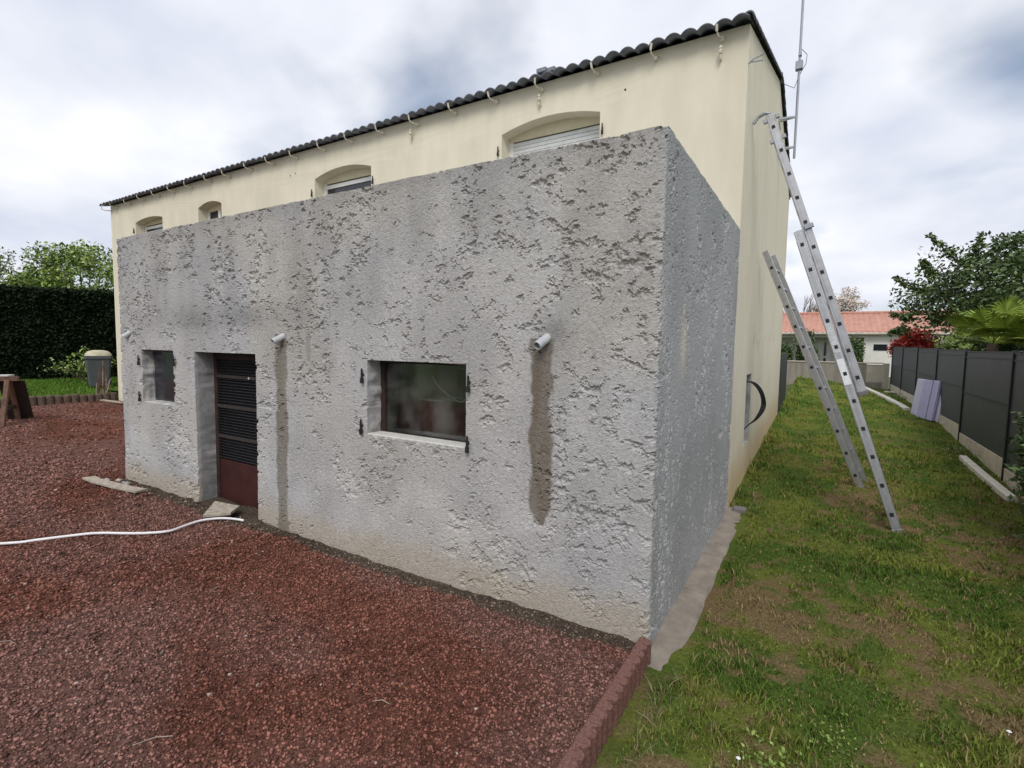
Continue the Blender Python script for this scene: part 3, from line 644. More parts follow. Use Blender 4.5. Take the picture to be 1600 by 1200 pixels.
np_mesh('tile_field', np.concatenate(V), grid_faces(len(rows), nn_)[:, ::-1], M['tilesheet'], parent=roof)['kind'] = 'stuff'
YB = D_+D2-YE; V = []
rows2 = np.linspace(0, LR, 12)
for s_ in rows2: V.append(np.stack([hx, YB-s_*ca+pr*sa, ZE+s_*sa+pr*ca], 1))
np_mesh('tile_field', np.concatenate(V), grid_faces(len(rows2), nn_), M['tilesheet'], parent=roof)['kind'] = 'stuff'
q = MB(); ridge = (D_+D2)/2
q.tube([(x0r+.02, ridge, HR+.055), (-WH-.03, ridge, HR+.055)], .085, 12).build('ridge_cap', M['tile'], roof)
def verge(s, back):
    q = MB(); n = 7; pts = []
    for s_, rr in ((s, .046), (s+.36, .038)):
        for tk in (0, .014):
            for k in range(n):
                a = math.pi*k/(n-1)*.9-.25; x, h = x0r-.012+(rr+tk)*math.cos(a), (rr+tk)*math.sin(a)+.015
                p = roof_pt(x, s_, h)
                if back: p = (p[0], D_+D2-p[1], p[2])
                pts.append(p)
    fs = []; A, B, Cc, Dd = 0, n, 2*n, 3*n
    for k in range(n-1): fs += [(B+k, B+k+1, Dd+k+1, Dd+k), (A+k+1, A+k, Cc+k, Cc+k+1), (A+k, A+k+1, B+k+1, B+k), (Cc+k+1, Cc+k, Dd+k, Dd+k+1)]
    fs += [(A, B, Dd, Cc), (A+n-1, Cc+n-1, Dd+n-1, B+n-1)]
    return q.add(pts, fs).build('verge_tile', M['tile'], roof, smooth=True)
s = .02
while s < LR-.3: verge(s, False); verge(s, True); s += .30
q = MB(); q.box((-2.62, D_-.02, HE+.14), (-2.48, D_+.14, HE+.19)); q.box((-2.46, D_+.0, HE+.13), (-2.36, D_+.12, HE+.175)); q.build('broken_tile', M['tile'], roof)
# gutter brackets, insulators, corner hook
def bracket(x):
    q = MB(); q.beam((x, YE-.012, HE+.0), (x, YE+.005, HE-.065), .024, .008, (0, 1, 0)); q.tube([(x, YE+.005, HE-.065), (x+.01, YE+.03, HE-.095), (x+.025, YE+.08, HE-.10), (x+.035, D_, HE-.08)], .008, 6)
    q.tube([(x+.04, D_+.01, HE-.08), (x+.035, D_-.05, HE-.10)], [.030, .022], 10)
    return q.build('gutter_bracket', M['brk'], house, origin=(x, D_, HE))
b0 = bracket(-.31)
for k in range(1, 21): dup(b0, (-.738*k+random.uniform(-.03, .03), 0, random.uniform(-.012, .012))).rotation_euler = (random.uniform(-.08, .08), random.uniform(-.18, .18), random.uniform(-.12, .12))
MB().tube([(-WH+.02, YE+.04, HE+.02), (-WH-.05, YE-.02, HE-.03), (-WH-.05, YE-.02, HE-.11), (-WH+.02, YE+.02, HE-.14), (-WH+.06, D_, HE-.13)], .012, 6).build('gutter_bracket', M['brk'], house)
def insul(x):
    q = MB(); z = 5.10; q.tube([(x, D_+.01, z-.03), (x, D_-.06, z-.03), (x, D_-.06, z+.05)], .009, 6)
    q.v += []; prof_ = [(0, z+.02), (.022, z+.02), (.028, z+.045), (.016, z+.06), (.024, z+.075), (.012, z+.10), (0, z+.10)]
    l = lathe(x, D_-.06, prof_, 10); q.add(l.v, l.f); return q.build('insulator', M['brk'], house, origin=(x, D_, z))
i0 = insul(-.28); dup(i0, (-2.27, 0, .01)); dup(i0, (-4.55, 0, .02))
q = MB(); q.tube([(-.01, D_+.03, 4.97), (.05, D_-.02, 4.99), (.16, D_-.02, 5.02)], .007, 6); q.tube([(.02, D_-.0, 4.975), (.15, D_-.02, 4.955)], .006, 6); q.build('cable_hook', M['steel'], house)
for x, z in ((-1.38, 5.02), (-7.9, 5.0), (-7.75, 5.02)): MB().tube([(x, D_-.004, z), (x, D_+.01, z)], .013, 8).build('wall_plug', M['black'], house)

# mast on the gable
mast = empty('antenna_mast', (.26, 7.05, 5.3), 'thin galvanised aerial mast bracketed to the gable wall with small junction box', 'mast')
MB().tube([(.255, 7.05, 5.15), (.26, 7.05, 9.2)], .020, 8).build('pole', M['steel'], mast)
for z in (5.34, 5.84):
    q = MB(); q.beam((.255, 7.05, z), (-.0, 6.92, z-.03), .02, .03); q.beam((.255, 7.05, z), (-.0, 7.2, z+.03), .02, .03); q.beam((.003, 6.85, z-.07), (.003, 7.27, z-.07), .01, .05); q.build('bracket', M['steel'], mast)
MB().box((.20, 7.0, 6.60), (.31, 7.10, 6.74)).build('junction_box', M['steel'], mast, bevel=.008)
MB().box((.235, 7.015, 6.82), (.285, 7.085, 6.88)).build('clamp', M['steel'], mast, bevel=.005)
MB().tube([(.27, 7.07, 6.95), (.36, 7.1, 6.85), (.35, 7.1, 6.7), (.28, 7.06, 6.55), (.20, 7.0, 6.30), (.05, 6.9, 6.36), (0, 6.8, 6.40)], .005, 5).build('coax_cable', M['cable'], mast)

# ------------------------------------------------------------------ footing, edging
ft = empty('concrete_footing', (.14, 1.5, -.06), 'worn beige concrete footing strip along the side of the annex', 'footing')
cuts = [-.10, .95, 1.75, 3.27]
for a, b in zip(cuts[:-1], cuts[1:]):
    n = 24; q = MB(); vs = []
    for i in range(n+1):
        y = a+.003+(b-a-.006)*i/n; zt = -.062+.018*y-.05*float(sst(.35, -.1, y))+.010*float(vnoise(y*5, .3, 3))
        xe = .195+.022*float(vnoise(y*4, .7, 9))-.02*(y < 0)
        vs += [(-.02, y, zt+.012), (.10, y, zt+.004*float(vnoise(y*7, 2, 5))), (xe-.03, y, zt-.006), (xe, y, zt-.04), (xe, y, -.35)]
    q.add(vs, [(i*5+k, i*5+k+1, (i+1)*5+k+1, (i+1)*5+k) for i in range(n) for k in range(4)]+[(0, 1, 2, 3, 4)[::-1], tuple(n*5+k for k in range(5))])
    q.build('footing_slab', M['concrete'], ft, smooth=False)
MB().box((.06, 3.13, -.01), (.20, 3.24, .05)).build('stone', M['foot'], ft, bevel=.012)
bd = empty('palisade_edging', (0, -3, -.2), 'reddish scalloped concrete log edging between gravel and lawn', 'edging')
q = MB(); q.box((-.040, -4.6, -.30), (-.006, -.035, .040)); q.build('edging_slab', M['log'], bd, bevel=.006)
pl = None; y = -.07; k = 0
while y > -4.55:
    if pl is None:
        q = MB(); n = 8
        vs = []
        for z, r in ((-.30, .036), (.034, .036), (.0405, .032)):
            for i in range(n): a = -math.pi/2+math.pi*i/(n-1); vs.append((-.004+r*math.cos(a)*1.25, y+r*math.sin(a), z))
            vs.append((-.03, y+r*.9, z)); vs.append((-.03, y-r*.9, z))
        m_ = n+2
        q.add(vs, [(j*m_+i, j*m_+(i+1) % m_, (j+1)*m_+(i+1) % m_, (j+1)*m_+i) for j in range(2) for i in range(m_)]+[tuple(2*m_+i for i in range(m_))])
        pl = q.build('log_post', M['log'], bd, origin=(0, y, -.1)); y0 = y
    else:
        c = dup(pl, (random.uniform(-.004, .004), y-y0, random.uniform(-.006, .005)))
    y -= .0745
# dry twigs/weeds at the annex corner
n = 260; ax = .10+.10*rng.random(n)+.1*rng.random(n)**2; ay = -.16-2.4*rng.random(n)
blades('dry_weeds', ax, ay, lawn_z(ax, ay)-.01, .03+.06*rng.random(n), .0016+.0015*rng.random(n), np.array([.30, .25, .16])*(.5+.7*rng.random((n, 1))), M['grass'], 'dry straw weeds at the foot of the red edging', 'weeds', lean=2.0)

# ------------------------------------------------------------------ ladders
def ladder(name, label, foot, top, width, secs, pitch=.30, skew=0):
    foot = Vector(foot); top = Vector(top); d = (top-foot).normalized(); yv = Vector((skew, 1, 0)); yv = (yv-d*yv.dot(d)).normalized(); nrm = d.cross(yv).normalized()
    if nrm.x < 0: nrm = -nrm
    Ltot = (top-foot).length
    root = empty(name, foot, label, 'ladder', 'aluminium ladders against the gable')
    for si, (a, b, off, dep) in enumerate(secs):
        A = foot+d*(a*Ltot)+nrm*off; B = foot+d*(b*Ltot)+nrm*off
        for side in (0, 1):
            o_ = yv*(width*side*(1 if si == 0 else .985))
            q = MB(); q.beam(A+o_, B+o_, .024, dep, nrm)
            st = q.build('stile', M['alu' if si == 0 else 'alurib'], root, bevel=.004)
            q = MB(); q.beam(A+o_-yv*(.0135), B+o_-yv*(.0135), .004, dep*.34, nrm); q.build('rib', M['alurib'], st)
            MB().beam(A+o_-d*.03, A+o_+d*.02, .034, dep*1.08, nrm).build('foot_cap' if si == 0 else 'end_cap', M['foot'] if si else M['alu'], st, bevel=.004)
        lng = (b-a)*Ltot; k = 0; t = .17
        while t < lng-.08:
            p = A+d*t; MB().beam(p-yv*.0165, p+yv*(width+.0165), .030, .026, nrm).build('rung', M['black'] if False else M['alurib'], root)
            MB().beam(p-yv*.0185, p-yv*.0162, .040, .034, nrm).build('rung_socket', M['black'], root)
            t += pitch
    return root, d, yv, nrm, Ltot
la, d, yv, nrm, LT = ladder('extension_ladder', 'long aluminium extension ladder in two sections leaning against the gable wall', (1.60, 3.24, .05), (.09, 3.62, 4.56), .42, [(0, .70, 0, .085), (.30, 1.0, .096, .080)])
P = Vector((1.60, 3.24, .05))
for a, b, mm, nm in ((.40, .47, 'wrap', 'label_sticker'), (.325, .385, 'label', 'label_sticker')):
    A = P+d*(a*LT)+nrm*(-.004)-yv*.0172; B = P+d*(b*LT)+nrm*(-.004)-yv*.0172
    MB().beam(A, B, .0016, .066, nrm).build(nm, M[mm], la)
for a in (.985, .93):
    A = P+d*(a*LT)+nrm*.10; q = MB(); q.beam(A-nrm*.085-yv*.02, A-nrm*.045-yv*.02, .03, .05, d); q.beam(A+nrm*.045-yv*.02, A+nrm*.085-yv*.02, .03, .05, d); q.build('guide_bracket', M['steel'], la, bevel=.005)
A = P+d*(.70*LT)+nrm*.09; MB().beam(A-nrm*.02-yv*.024, A+nrm*.07-yv*.024, .03, .05, d).build('guide_bracket', M['steel'], la, bevel=.004)
A = P+d*(1.0*LT)+nrm*.06; MB().tube([A+nrm*.05, A+d*.035, A-nrm*.08+d*.03, A-nrm*.14-d*.02], .020, 8).build('top_hook', M['steel'], la)
ladder('ladder_section', 'shorter single aluminium ladder leaning against the gable behind the extension ladder', (1.365, 4.78, .10), (.075, 5.05, 3.27), .40, [(0, 1, 0, .085)], pitch=.30, skew=.16)

# ------------------------------------------------------------------ right side fence and bits
fence = empty('garden_fence', (FENCE_X, 8, 0), 'dark anthracite opaque panel fence on concrete planks along the lawn', 'fence')
posts = [-4.6, -2.0, .8, 3.45, 6.15, 8.85, 11.5, 14.3, 17.3, 20.2]
for i, y in enumerate(posts):
    z0 = float(lawn_z(FENCE_X, y)); zt = 1.90+.012*max(0, y-6)
    MB().box((FENCE_X-.035, y-.03, z0-.1), (FENCE_X+.035, y+.03, zt+.01)).build('post', M['fencepost'], fence, bevel=.004)
    if i < len(posts)-1:
        y1 = posts[i+1]; zb = float(lawn_z(FENCE_X, (y+y1)/2))+.22; zt = 1.88+.012*max(0, (y+y1)/2-6)
        MB().box((FENCE_X-.012, y+.031, zb+.002), (FENCE_X+.012, y1-.031, zt)).build('panel', M['fence'], fence)
        for zr, hh in ((zt-.10, .022), ((zt+zb)/2-.05+.05, .03), (zt-.008, .02)):
            MB().box((FENCE_X-.024, y+.031, zr-hh/2), (FENCE_X-.0125, y1-.031, zr+hh/2)).build('rail', M['fencepost'], fence)
        MB().box((FENCE_X-.025, y+.032, zb-.42), (FENCE_X+.025, y1-.032, zb)).build('base_plank', M['plank'], fence, bevel=.004)
def kerbstone(pts, w, h, label):
    q = MB(); vs = []; n = len(pts)
    for i, p in enumerate(pts):
        p = Vector(p); dd = (Vector(pts[min(i+1, n-1)])-Vector(pts[max(i-1, 0)])); dd.z = 0; dd.normalize(); r = Vector((dd.y, -dd.x, 0))
        for a, z in ((-w/2, -.1), (-w/2, h*.8), (-w/2+.015, h), (w/2-.015, h), (w/2, h*.8), (w/2, -.1)): vs.append(p+r*a+Vector((0, 0, z)))
    q.add(vs, [(i*6+k, i*6+(k+1) % 6, (i+1)*6+(k+1) % 6, (i+1)*6+k) for i in range(n-1) for k in range(6)]+[tuple(range(6)), tuple((n-1)*6+k for k in range(6))[::-1]])
    o = q.build('kerbstone', M['kerb'], None, origin=pts[0]); tag(o, label, 'kerb', None)
def kz(x, y): return (x, y, float(lawn_z(x, y)))
kerbstone([kz(2.12, 20.1), kz(2.30, 18.4), kz(2.46, 16.8), kz(2.57, 15.2), kz(2.66, 13.6), kz(2.70, 12.6)], .13, .07, 'long curved pale kerb edging bending along the far end of the lawn')
kerbstone([kz(2.81, 7.25), kz(2.84, 6.1), kz(2.87, 5.05)], .10, .07, 'short straight white kerb length lying on the grass before the fence')
kerbstone([kz(2.75, 18.3), kz(2.95, 18.35)], .35, .06, 'small pale slab lying near the fence corner by the grey wall')
# insulation boards
for i, (u0, u1, off, hh, mi) in enumerate(((.0, .30, -.02, .78, 0), (.10, .42, .05, .80, 3), (.30, .52, .0, .77, 3), (.40, .74, .07, .80, 1), (.62, .84, .02, .78, 2), (.76, .96, .06, .81, 1), (.88, 1.06, .0, .79, 3))):
    A = Vector((2.70, 12.1, .40)); dv = Vector((.28, -1.3, 0)); nv = Vector((-1.3, -.28, 0)).normalized(); p = A+dv*u0+nv*off; e = dv*(u1-u0); ln = -nv*.10+Vector((0, 0, hh+.05))
    q = MB(); q.prism([p, p-nv*.045, p-nv*.045+ln, p+ln], e); o = q.build('foam_board', M['foam'][mi], None, origin=p, bevel=.004)
    tag(o, ['pale blue foam board, farthest of the boards leaning on the fence', 'whitish foam board second from the far end of the fence stack', 'whitish lilac foam board third from the far end of the fence stack', 'wide lilac foam board in the middle of the fence stack', 'deep lilac foam board third from the near end of the fence stack', 'lilac foam board second from the near end of the fence stack', 'pale lilac foam board, nearest of the boards leaning on the fence'][i], 'foam board', 'foam boards leaning on the fence')
# slatted gate beyond the house corner
gt = empty('side_screen', (0.02, 12, .5), 'dark slatted screen continuing past the back corner of the house', 'fence')
for k in range(14):
    y = D2+.05+k*.17; MB().box((-.02, y, float(lawn_z(0, y))-.05), (.02, y+.155, 1.78)).build('slat', M['fence'], gt)
# back wall
rw = empty('garden_wall', (1.2, 20.5, .4), 'low grey rendered garden wall across the far end of the lawn', 'wall')
MB().box((-4.0, 20.4, 0), (2.28, 20.6, 1.40)).build('wall_body', M['retwall'], rw)
MB().box((2.282, 20.42, .0), (2.80, 20.58, 1.36)).build('wall_bay', M['npier'], rw); MB().box((2.282, 20.395, .0), (2.80, 20.419, .70)).build('wall_base', M['retwall'], rw)
MB().box((2.802, 20.34, 0), (2.98, 20.62, 1.42)).build('pier', M['npier'], rw, bevel=.01)
MB().box((-4.0, 20.37, 1.402), (2.79, 20.63, 1.44)).build('coping', M['npier'], rw)

# ------------------------------------------------------------------ neighbour house
nb = empty('bungalow', (1.5, 37, .6), 'white neighbouring bungalow with terracotta tiled roof beyond the garden wall', 'house')
y0 = 36
MB().box((3.0, y0, .2), (7.6, y0+7, 2.95)).build('wall', M['nwall'], nb)
MB().box((-4.5, y0+1.6, .2), (2.998, y0+7, 2.95)).build('wall', M['nwall'], nb)
MB().box((-4.5, y0-.02, 2.72), (2.998, y0+1.598, 2.95)).build('porch_beam', M['nwall'], nb)
for x in (-2.2, -4.4): MB().box((x, y0+.02, .2), (x+.22, y0+.26, 2.718)).build('column', M['nwall'], nb)
dr = MB().box((.25, y0+1.55, .3), (1.3, y0+1.597, 2.6)).build('door', M['white'], nb)
for z0, z1 in ((.8, 1.35), (1.5, 2.4)): MB().box((.86, y0+1.535, z0), (1.0, y0+1.549, z1)).build('door_light', M['glassdark'], dr)
wn = MB().box((3.45, y0-.01, 1.86), (4.25, y0+.01, 2.34)).build('window', M['white'], nb); MB().box((3.50, y0-.02, 1.90), (4.20, y0-.0105, 2.30)).build('pane', M['glassdark'], wn)
wn = MB().box((5.2, y0-.01, 1.86), (6.0, y0+.01, 2.34)).build('window', M['white'], nb); MB().box((5.25, y0-.02, 1.90), (5.95, y0-.0105, 2.30)).build('pane', M['glassdark'], wn)
MB().tube([(-4.9, y0-.42, 2.95), (8, y0-.42, 2.95)], .07, 8).build('gutter', M['npier'], nb)
hx = np.arange(-5, 8.01, .05); pr = .05*np.abs(np.sin(np.pi*hx/.30)); V = []
rws = [(y0-.4, 3.0), (y0+3.5, 4.42), (y0+7.4, 3.0)]
for y, z in rws: V.append(np.stack([hx, np.full_like(hx, y), z+pr], 1))
rf = np_mesh('roof', np.concatenate(V), grid_faces(3, len(hx)), M['nroof'], parent=nb)
MB().tube([(-5, y0+3.5, 4.47), (8, y0+3.5, 4.47)], .11, 8).build('ridge_tiles', M['nroof'], rf)
q = MB(); q.prism([(7.6, y0, 2.95), (7.6, y0+7, 2.95), (7.6, y0+3.5, 4.36)], (-.2, 0, 0)); q.prism([(-4.5, y0, 2.95), (-4.5, y0+7, 2.95), (-4.5, y0+3.5, 4.36)], (.2, 0, 0)); q.build('gable_end', M['nwall'], nb)

# ------------------------------------------------------------------ vegetation
def leaf_mesh(name, C, size, m, parent, up=.35, aspect=.55):
    n = len(C); nr = rng.normal(size=(n, 3)); nr[:, 2] = np.abs(nr[:, 2])+up; nr /= np.linalg.norm(nr, axis=1)[:, None]
    a = np.cross(nr, rng.normal(size=(n, 3))); a /= np.linalg.norm(a, axis=1)[:, None]; b = np.cross(nr, a)
    s = (size*(.6+.8*rng.random(n)))[:, None]
    V = np.stack([C-a*s, C+b*s*aspect-a*s*.1+nr*s*.12, C+a*s, C-b*s*aspect-a*s*.1+nr*s*.12], 1).reshape(-1, 3)
    i = np.arange(n)*4; return np_mesh(name, V, np.stack([i, i+1, i+2, i+3], 1), m, parent=parent)
def clumps(center, rad, k, per, sig, shell=.55, flat=1.0):
    d = rng.normal(size=(k, 3)); d /= np.linalg.norm(d, axis=1)[:, None]; r = shell+(1-shell)*rng.random(k)**.6
    cc = np.array(center)+d*np.array(rad)*r[:, None]
    sg = sig*(.5+1.0*rng.random(k)); P = np.repeat(cc, per, 0)+np.clip(rng.normal(size=(k*per, 3)), -1.5, 1.5)*np.repeat(sg, per)[:, None]*np.array([1, 1, flat])
    return cc, P
def tree(name, label, base, crown, rad, k, per, sig, leaf, m, cat='tree', trunk_r=.14, bark='bark', shoots=None, blossom=None, group=None):
    base = Vector(base); root = empty(name, base, label, cat, group); cr = Vector(crown)
    cc, P = clumps(crown, rad, k, per, sig)
    q = MB(); top = base.lerp(cr, .85)
    path = [base, base.lerp(top, .35)+Vector((.1*trunk_r, .2*trunk_r, 0)), base.lerp(top, .7)+Vector((-.3*trunk_r, .2*trunk_r, 0)), top]
    q.tube(path, [trunk_r*1.2, trunk_r, trunk_r*.75, trunk_r*.4], 8)
    for c in cc[::max(1, k//26)]:
        c = Vector(c); st = path[1].lerp(path[3], random.random()); mid = st.lerp(c, .5)+Vector((0, 0, -.08*(c-st).length))
        q.tube([st, mid, c], [trunk_r*.38, trunk_r*.24, trunk_r*.07], 5)
    if shoots:
        for p, l in shoots:
            p = Vector(p); e = p+Vector(l); q.tube([p-Vector(l)*.5, p, e], [.03, .022, .006], 5)
            tt = rng.random(260)*1.3-.3; P = np.concatenate([P, np.array(p)[None]+np.array(l)[None]*tt[:, None]+rng.normal(size=(260, 3))*.065*(1.25-tt[:, None]*.6)])
    q.build('trunk', M[bark], root, smooth=True)
    leaf_mesh('crown', P, leaf, M[m], root)
    if blossom: 
        idx = rng.integers(0, len(P), blossom); leaf_mesh('blossom', P[idx]+rng.normal(size=(blossom, 3))*.1, leaf*.8, M['blossom'], root)
    return root
def bare_tree(name, label, base, h, spread, m='twig', blossom=0, leaf=.08):
    root = empty(name, base, label, 'tree'); q = MB(); tips = []
    def grow(p, d, l, r, lev):
        e = p+d*l; mid = p.lerp(e, .5)+Vector((random.uniform(-1, 1), random.uniform(-1, 1), random.uniform(-1, 1)))*l*.06
        q.tube([p, mid, e], [r, r*.82, r*.62], 5 if lev < 3 else 3, cap=False)
        if lev >= 5: tips.append(e); return
        for _ in range(3 if lev < 4 else 2):
            nd = (d+Vector((random.gauss(0, spread), random.gauss(0, spread), random.gauss(.12, spread*.6)))).normalized(); grow(p.lerp(e, random.uniform(.6, 1)), nd, l*random.uniform(.6, .8), r*.6, lev+1)
    grow(Vector(base), Vector((0, 0, 1)), h*.34, h*.018, 0); q.build('trunk', M[m], root)
    if blossom:
        T = np.array([t[:] for t in tips]); P = T[rng.integers(0, len(T), blossom)]+rng.normal(size=(blossom, 3))*.16; leaf_mesh('crown', P, leaf, M['blossom'], root)
    return root
# right, beyond the fence
tree('garden_tree', 'large dark leaved tree with pale glimpses rising above the anthracite fence', (5.6, 18.5, .4), (5.7, 18.5, 3.85), (2.7, 2.0, 1.35), 95, 230, .27, .066, 'leafdark', trunk_r=.16,
     shoots=[((4.3, 18.2, 4.8), (-.75, 0, .85)), ((3.4, 18.3, 3.9), (-.6, 0, .4)), ((4.7, 18.2, 4.9), (.15, 0, .7)), ((5.2, 18.2, 5.0), (.8, 0, .55)), ((3.2, 18.2, 3.0), (-.45, 0, .1)), ((6.4, 18.2, 4.9), (.3, 0, .6)), ((3.7, 18.2, 4.4), (-.25, 0, .4)), ((3.1, 18.2, 2.6), (-.35, 0, -.1))])
tree('broadleaf_bush', 'dense mid green bush filling the gap above the near fence panels', (5.6, 13, .3), (5.5, 13, 2.2), (1.7, 1.0, 1.0), 60, 170, .24, .06, 'leafdark', cat='bush', trunk_r=.06)
tree('red_shrub', 'bright red leaved shrub poking above the far fence panels', (3.75, 21.2, .4), (3.72, 21.2, 2.05), (.58, .5, .46), 60, 150, .14, .055, 'red', cat='shrub', trunk_r=.04)
tree('small_green_shrub', 'light green shrub beside the red shrub above the fence', (4.3, 15.6, .4), (4.25, 15.6, 1.85), (.55, .5, .55), 40, 120, .14, .05, 'leafmid', cat='shrub', trunk_r=.04)
def palm(loc, label, hgt, nf, R, seed):
    random.seed(seed); root = empty('fan_palm', loc, label, 'palm'); b = Vector(loc); top = b+Vector((0, 0, hgt))
    MB().tube([b, b.lerp(top, .5), top], [.13, .12, .10], 10).build('trunk', M['bark'], root)
    for i in range(nf):
        az = random.uniform(0, 2*math.pi); el = random.uniform(-.2, 1.25); d = Vector((math.cos(az)*math.cos(el), math.sin(az)*math.cos(el), math.sin(el)))
        pl_ = R*random.uniform(.65, .95); c = top+d*pl_; side = d.cross(Vector((0, 0, 1))).normalized(); upv = side.cross(d).normalized()
        q = MB(); q.tube([top, top.lerp(c, .5)+Vector((0, 0, .03)), c], [.014, .011, .008], 4); nb_ = 22; rr = R*random.uniform(.6, .8)
        for k in range(nb_):
            a = -2.0+4.0*k/(nb_-1); bd_ = d*math.cos(a)+side*math.sin(a); l = rr*(1-.18*abs(a)/2)*random.uniform(.92, 1.05); w = (-d*math.sin(a)+side*math.cos(a))*rr*.062
            e = c+bd_*l-Vector((0, 0, l*l*.18)); mid = c+bd_*l*.55+upv*.02
            q.add([c, mid-w+upv*.012, mid, mid+w+upv*.012, e], [(0, 1, 2), (0, 2, 3), (1, 4, 2), (2, 4, 3)])
        q.build('frond', M['palm'], root)
palm((3.95, 11.6, .4), 'fan palm with broad pleated green fronds just over the fence', 1.68, 28, .75, 3)
palm((4.9, 11.2, .4), 'second fan palm, partly cut off at the right picture edge', 1.6, 22, .70, 5)
random.seed(11)
tree('edge_shrub', 'dark evergreen shrub in front of the fence at the right picture edge', (2.72, 3.5, .1), (2.86, 3.45, .95), (.26, .38, .75), 60, 120, .10, .035, 'leafdark', cat='shrub', trunk_r=.03)
# neighbour shrubs
for x, y, h, r, lb in ((-.05, 34.8, 1.2, .5, 'dark rounded bush before the porch, left of the bungalow door'), (2.3, 34.8, .95, .48, 'dark rounded bush before the porch, right of the bungalow door'), (-1.5, 34.6, .8, .45, 'dark bush at the far left of the bungalow porch')):
    tree('porch_bush', lb, (x, y, .6), (x, y, .7+h*.85), (r, r, h), 45, 110, .18, .075, 'leafdark', cat='bush', trunk_r=.05)
bare_tree('bare_tree', 'leafless pale tree behind the bungalow roof next to the cream gable', (-1.0, 46, .5), 7.2, .34)
bare_tree('blossom_tree', 'white blossoming tree behind the bungalow ridge', (2.0, 46, .5), 7.0, .42, blossom=2600, leaf=.09)
bare_tree('thin_tree', 'small thin tree just above the right end of the bungalow ridge', (6.4, 48, .5), 5.6, .32)
# left side
hd = Vector((1.5, 2.62, 0)).normalized(); hp0 = Vector((-23.4, 2.83, .2)); hn = Vector((hd.y, -hd.x, 0))
hedge = empty('hedge', hp0, 'tall very dark clipped evergreen hedge left of the house', 'hedge')
a = hp0-hd*5+Vector((0, 0, 0)); b = hp0+hd*9; q = MB(); q.prism([a-hn*1.2, a-hn*.1, b-hn*.1, b-hn*1.2], (0, 0, 3.38)); q.build('core', M['hedgetop'], hedge)
n = 42000; u = -5+14*rng.random(n); hz = .2+3.42*rng.random(n); dpt = .10*rng.normal(size=n)+.07*(fbm(u*1.5, hz*1.5, 3, 401)-.5)*3
C = np.array(hp0)[None]*np.array([1, 1, 0])+np.array(hd)[None]*u[:, None]+np.array(hn)[None]*dpt[:, None]; C[:, 2] = hz
n2_ = 9000; u2 = -5+14*rng.random(n2_); C2 = np.array(hp0)[None]*np.array([1, 1, 0])+np.array(hd)[None]*u2[:, None]-np.array(hn)[None]*(1.2*rng.random(n2_))[:, None]; C2[:, 2] = 3.6+.05*rng.normal(size=n2_)
leaf_mesh('foliage', np.concatenate([C, C2]), .055, M['hedge'], hedge)
tree('leafy_tree', 'bright green spring tree above the hedge, beside the left house corner', (-37.2, 9.8, 0), (-36.6, 9.8, 4.7), (2.9, 3.2, 2.35), 90, 230, .36, .095, 'leafmid', trunk_r=.22, blossom=700)
tree('pale_tree', 'pale green feathery tree at the left picture edge above the hedge', (-42.5, 7.4, 0), (-43.0, 7.0, 4.6), (2.0, 2.0, 2.4), 70, 140, .36, .09, 'leafpale', trunk_r=.16)
tree('olive_bush', 'yellowish green bush between the two trees above the hedge', (-38.8, 7.8, 0), (-39.2, 7.8, 3.4), (2.2, 2.0, 1.5), 60, 160, .34, .09, 'leafmid', cat='bush', trunk_r=.12)
bare_tree('sapling', 'bare sapling sticking up above the hedge at the left', (-40.3, 8.2, 0), 7.0, .22)
# strip of lawn behind the log edging
q = np.linspace(-3.5, 3.4, 30); gx_ = np.linspace(-23.5, -15.75, 40); X, Y = np.meshgrid(gx_, q, indexing='ij')
Z = .24+.16*sst(-15.7, -18, X)+.04*(fbm(X, Y, 3, 411)-.5)
c = np.array([.085, .15, .022])*(.6+.8*fbm(X*2, Y*2, 3, 415))[..., None]
np_mesh('back_lawn', np.stack([X, Y, Z], -1).reshape(-1, 3), grid_faces(40, 30)[:, ::1], M['lawn'], c.reshape(-1, 3), smooth=True)['kind'] = 'structure'
q = np.linspace(3.4, 11, 20); gx_ = np.linspace(-23.5, -15.5, 20); X, Y = np.meshgrid(gx_, q, indexing='ij'); Z = np.full_like(X, .40)
np_mesh('back_lawn', np.stack([X, Y, Z], -1).reshape(-1, 3), grid_faces(20, 20), M['lawn'], np.tile(np.array([.07, .12, .02]), (400, 1)), smooth=True)['kind'] = 'structure'
n = 16000; ax = -15.8-6.5*rng.random(n); ay = -1.0+8*rng.random(n)
blades('back_grass', ax, ay, .24+.16*sst(-15.7, -18, ax), .05+.07*rng.random(n), .006+.006*rng.random(n), np.array([.085, .16, .022])*(.5+1.1*rng.random((n, 1))), M['grass'], 'brighter grass strip between log edging and hedge')
le = empty('log_edging', (-15.7, 1, .2), 'brown scalloped log edging round the grass strip at the left', 'edging'); lp = None
y = 3.05; i = 0
while y > -2.2:
    x = -15.62-.06*(3.05-y)
    if lp is None:
        l = lathe(x, y, [(0, .02), (.085, .02), (.085, .40), (.07, .425), (0, .435)], 10); lp = l.build('log', M['brownlog'], le, origin=(x, y, .1), smooth=False); o0 = (x, y)
    else: dup(lp, (x-o0[0], y-o0[1], random.uniform(-.025, .02)))
    y -= .165
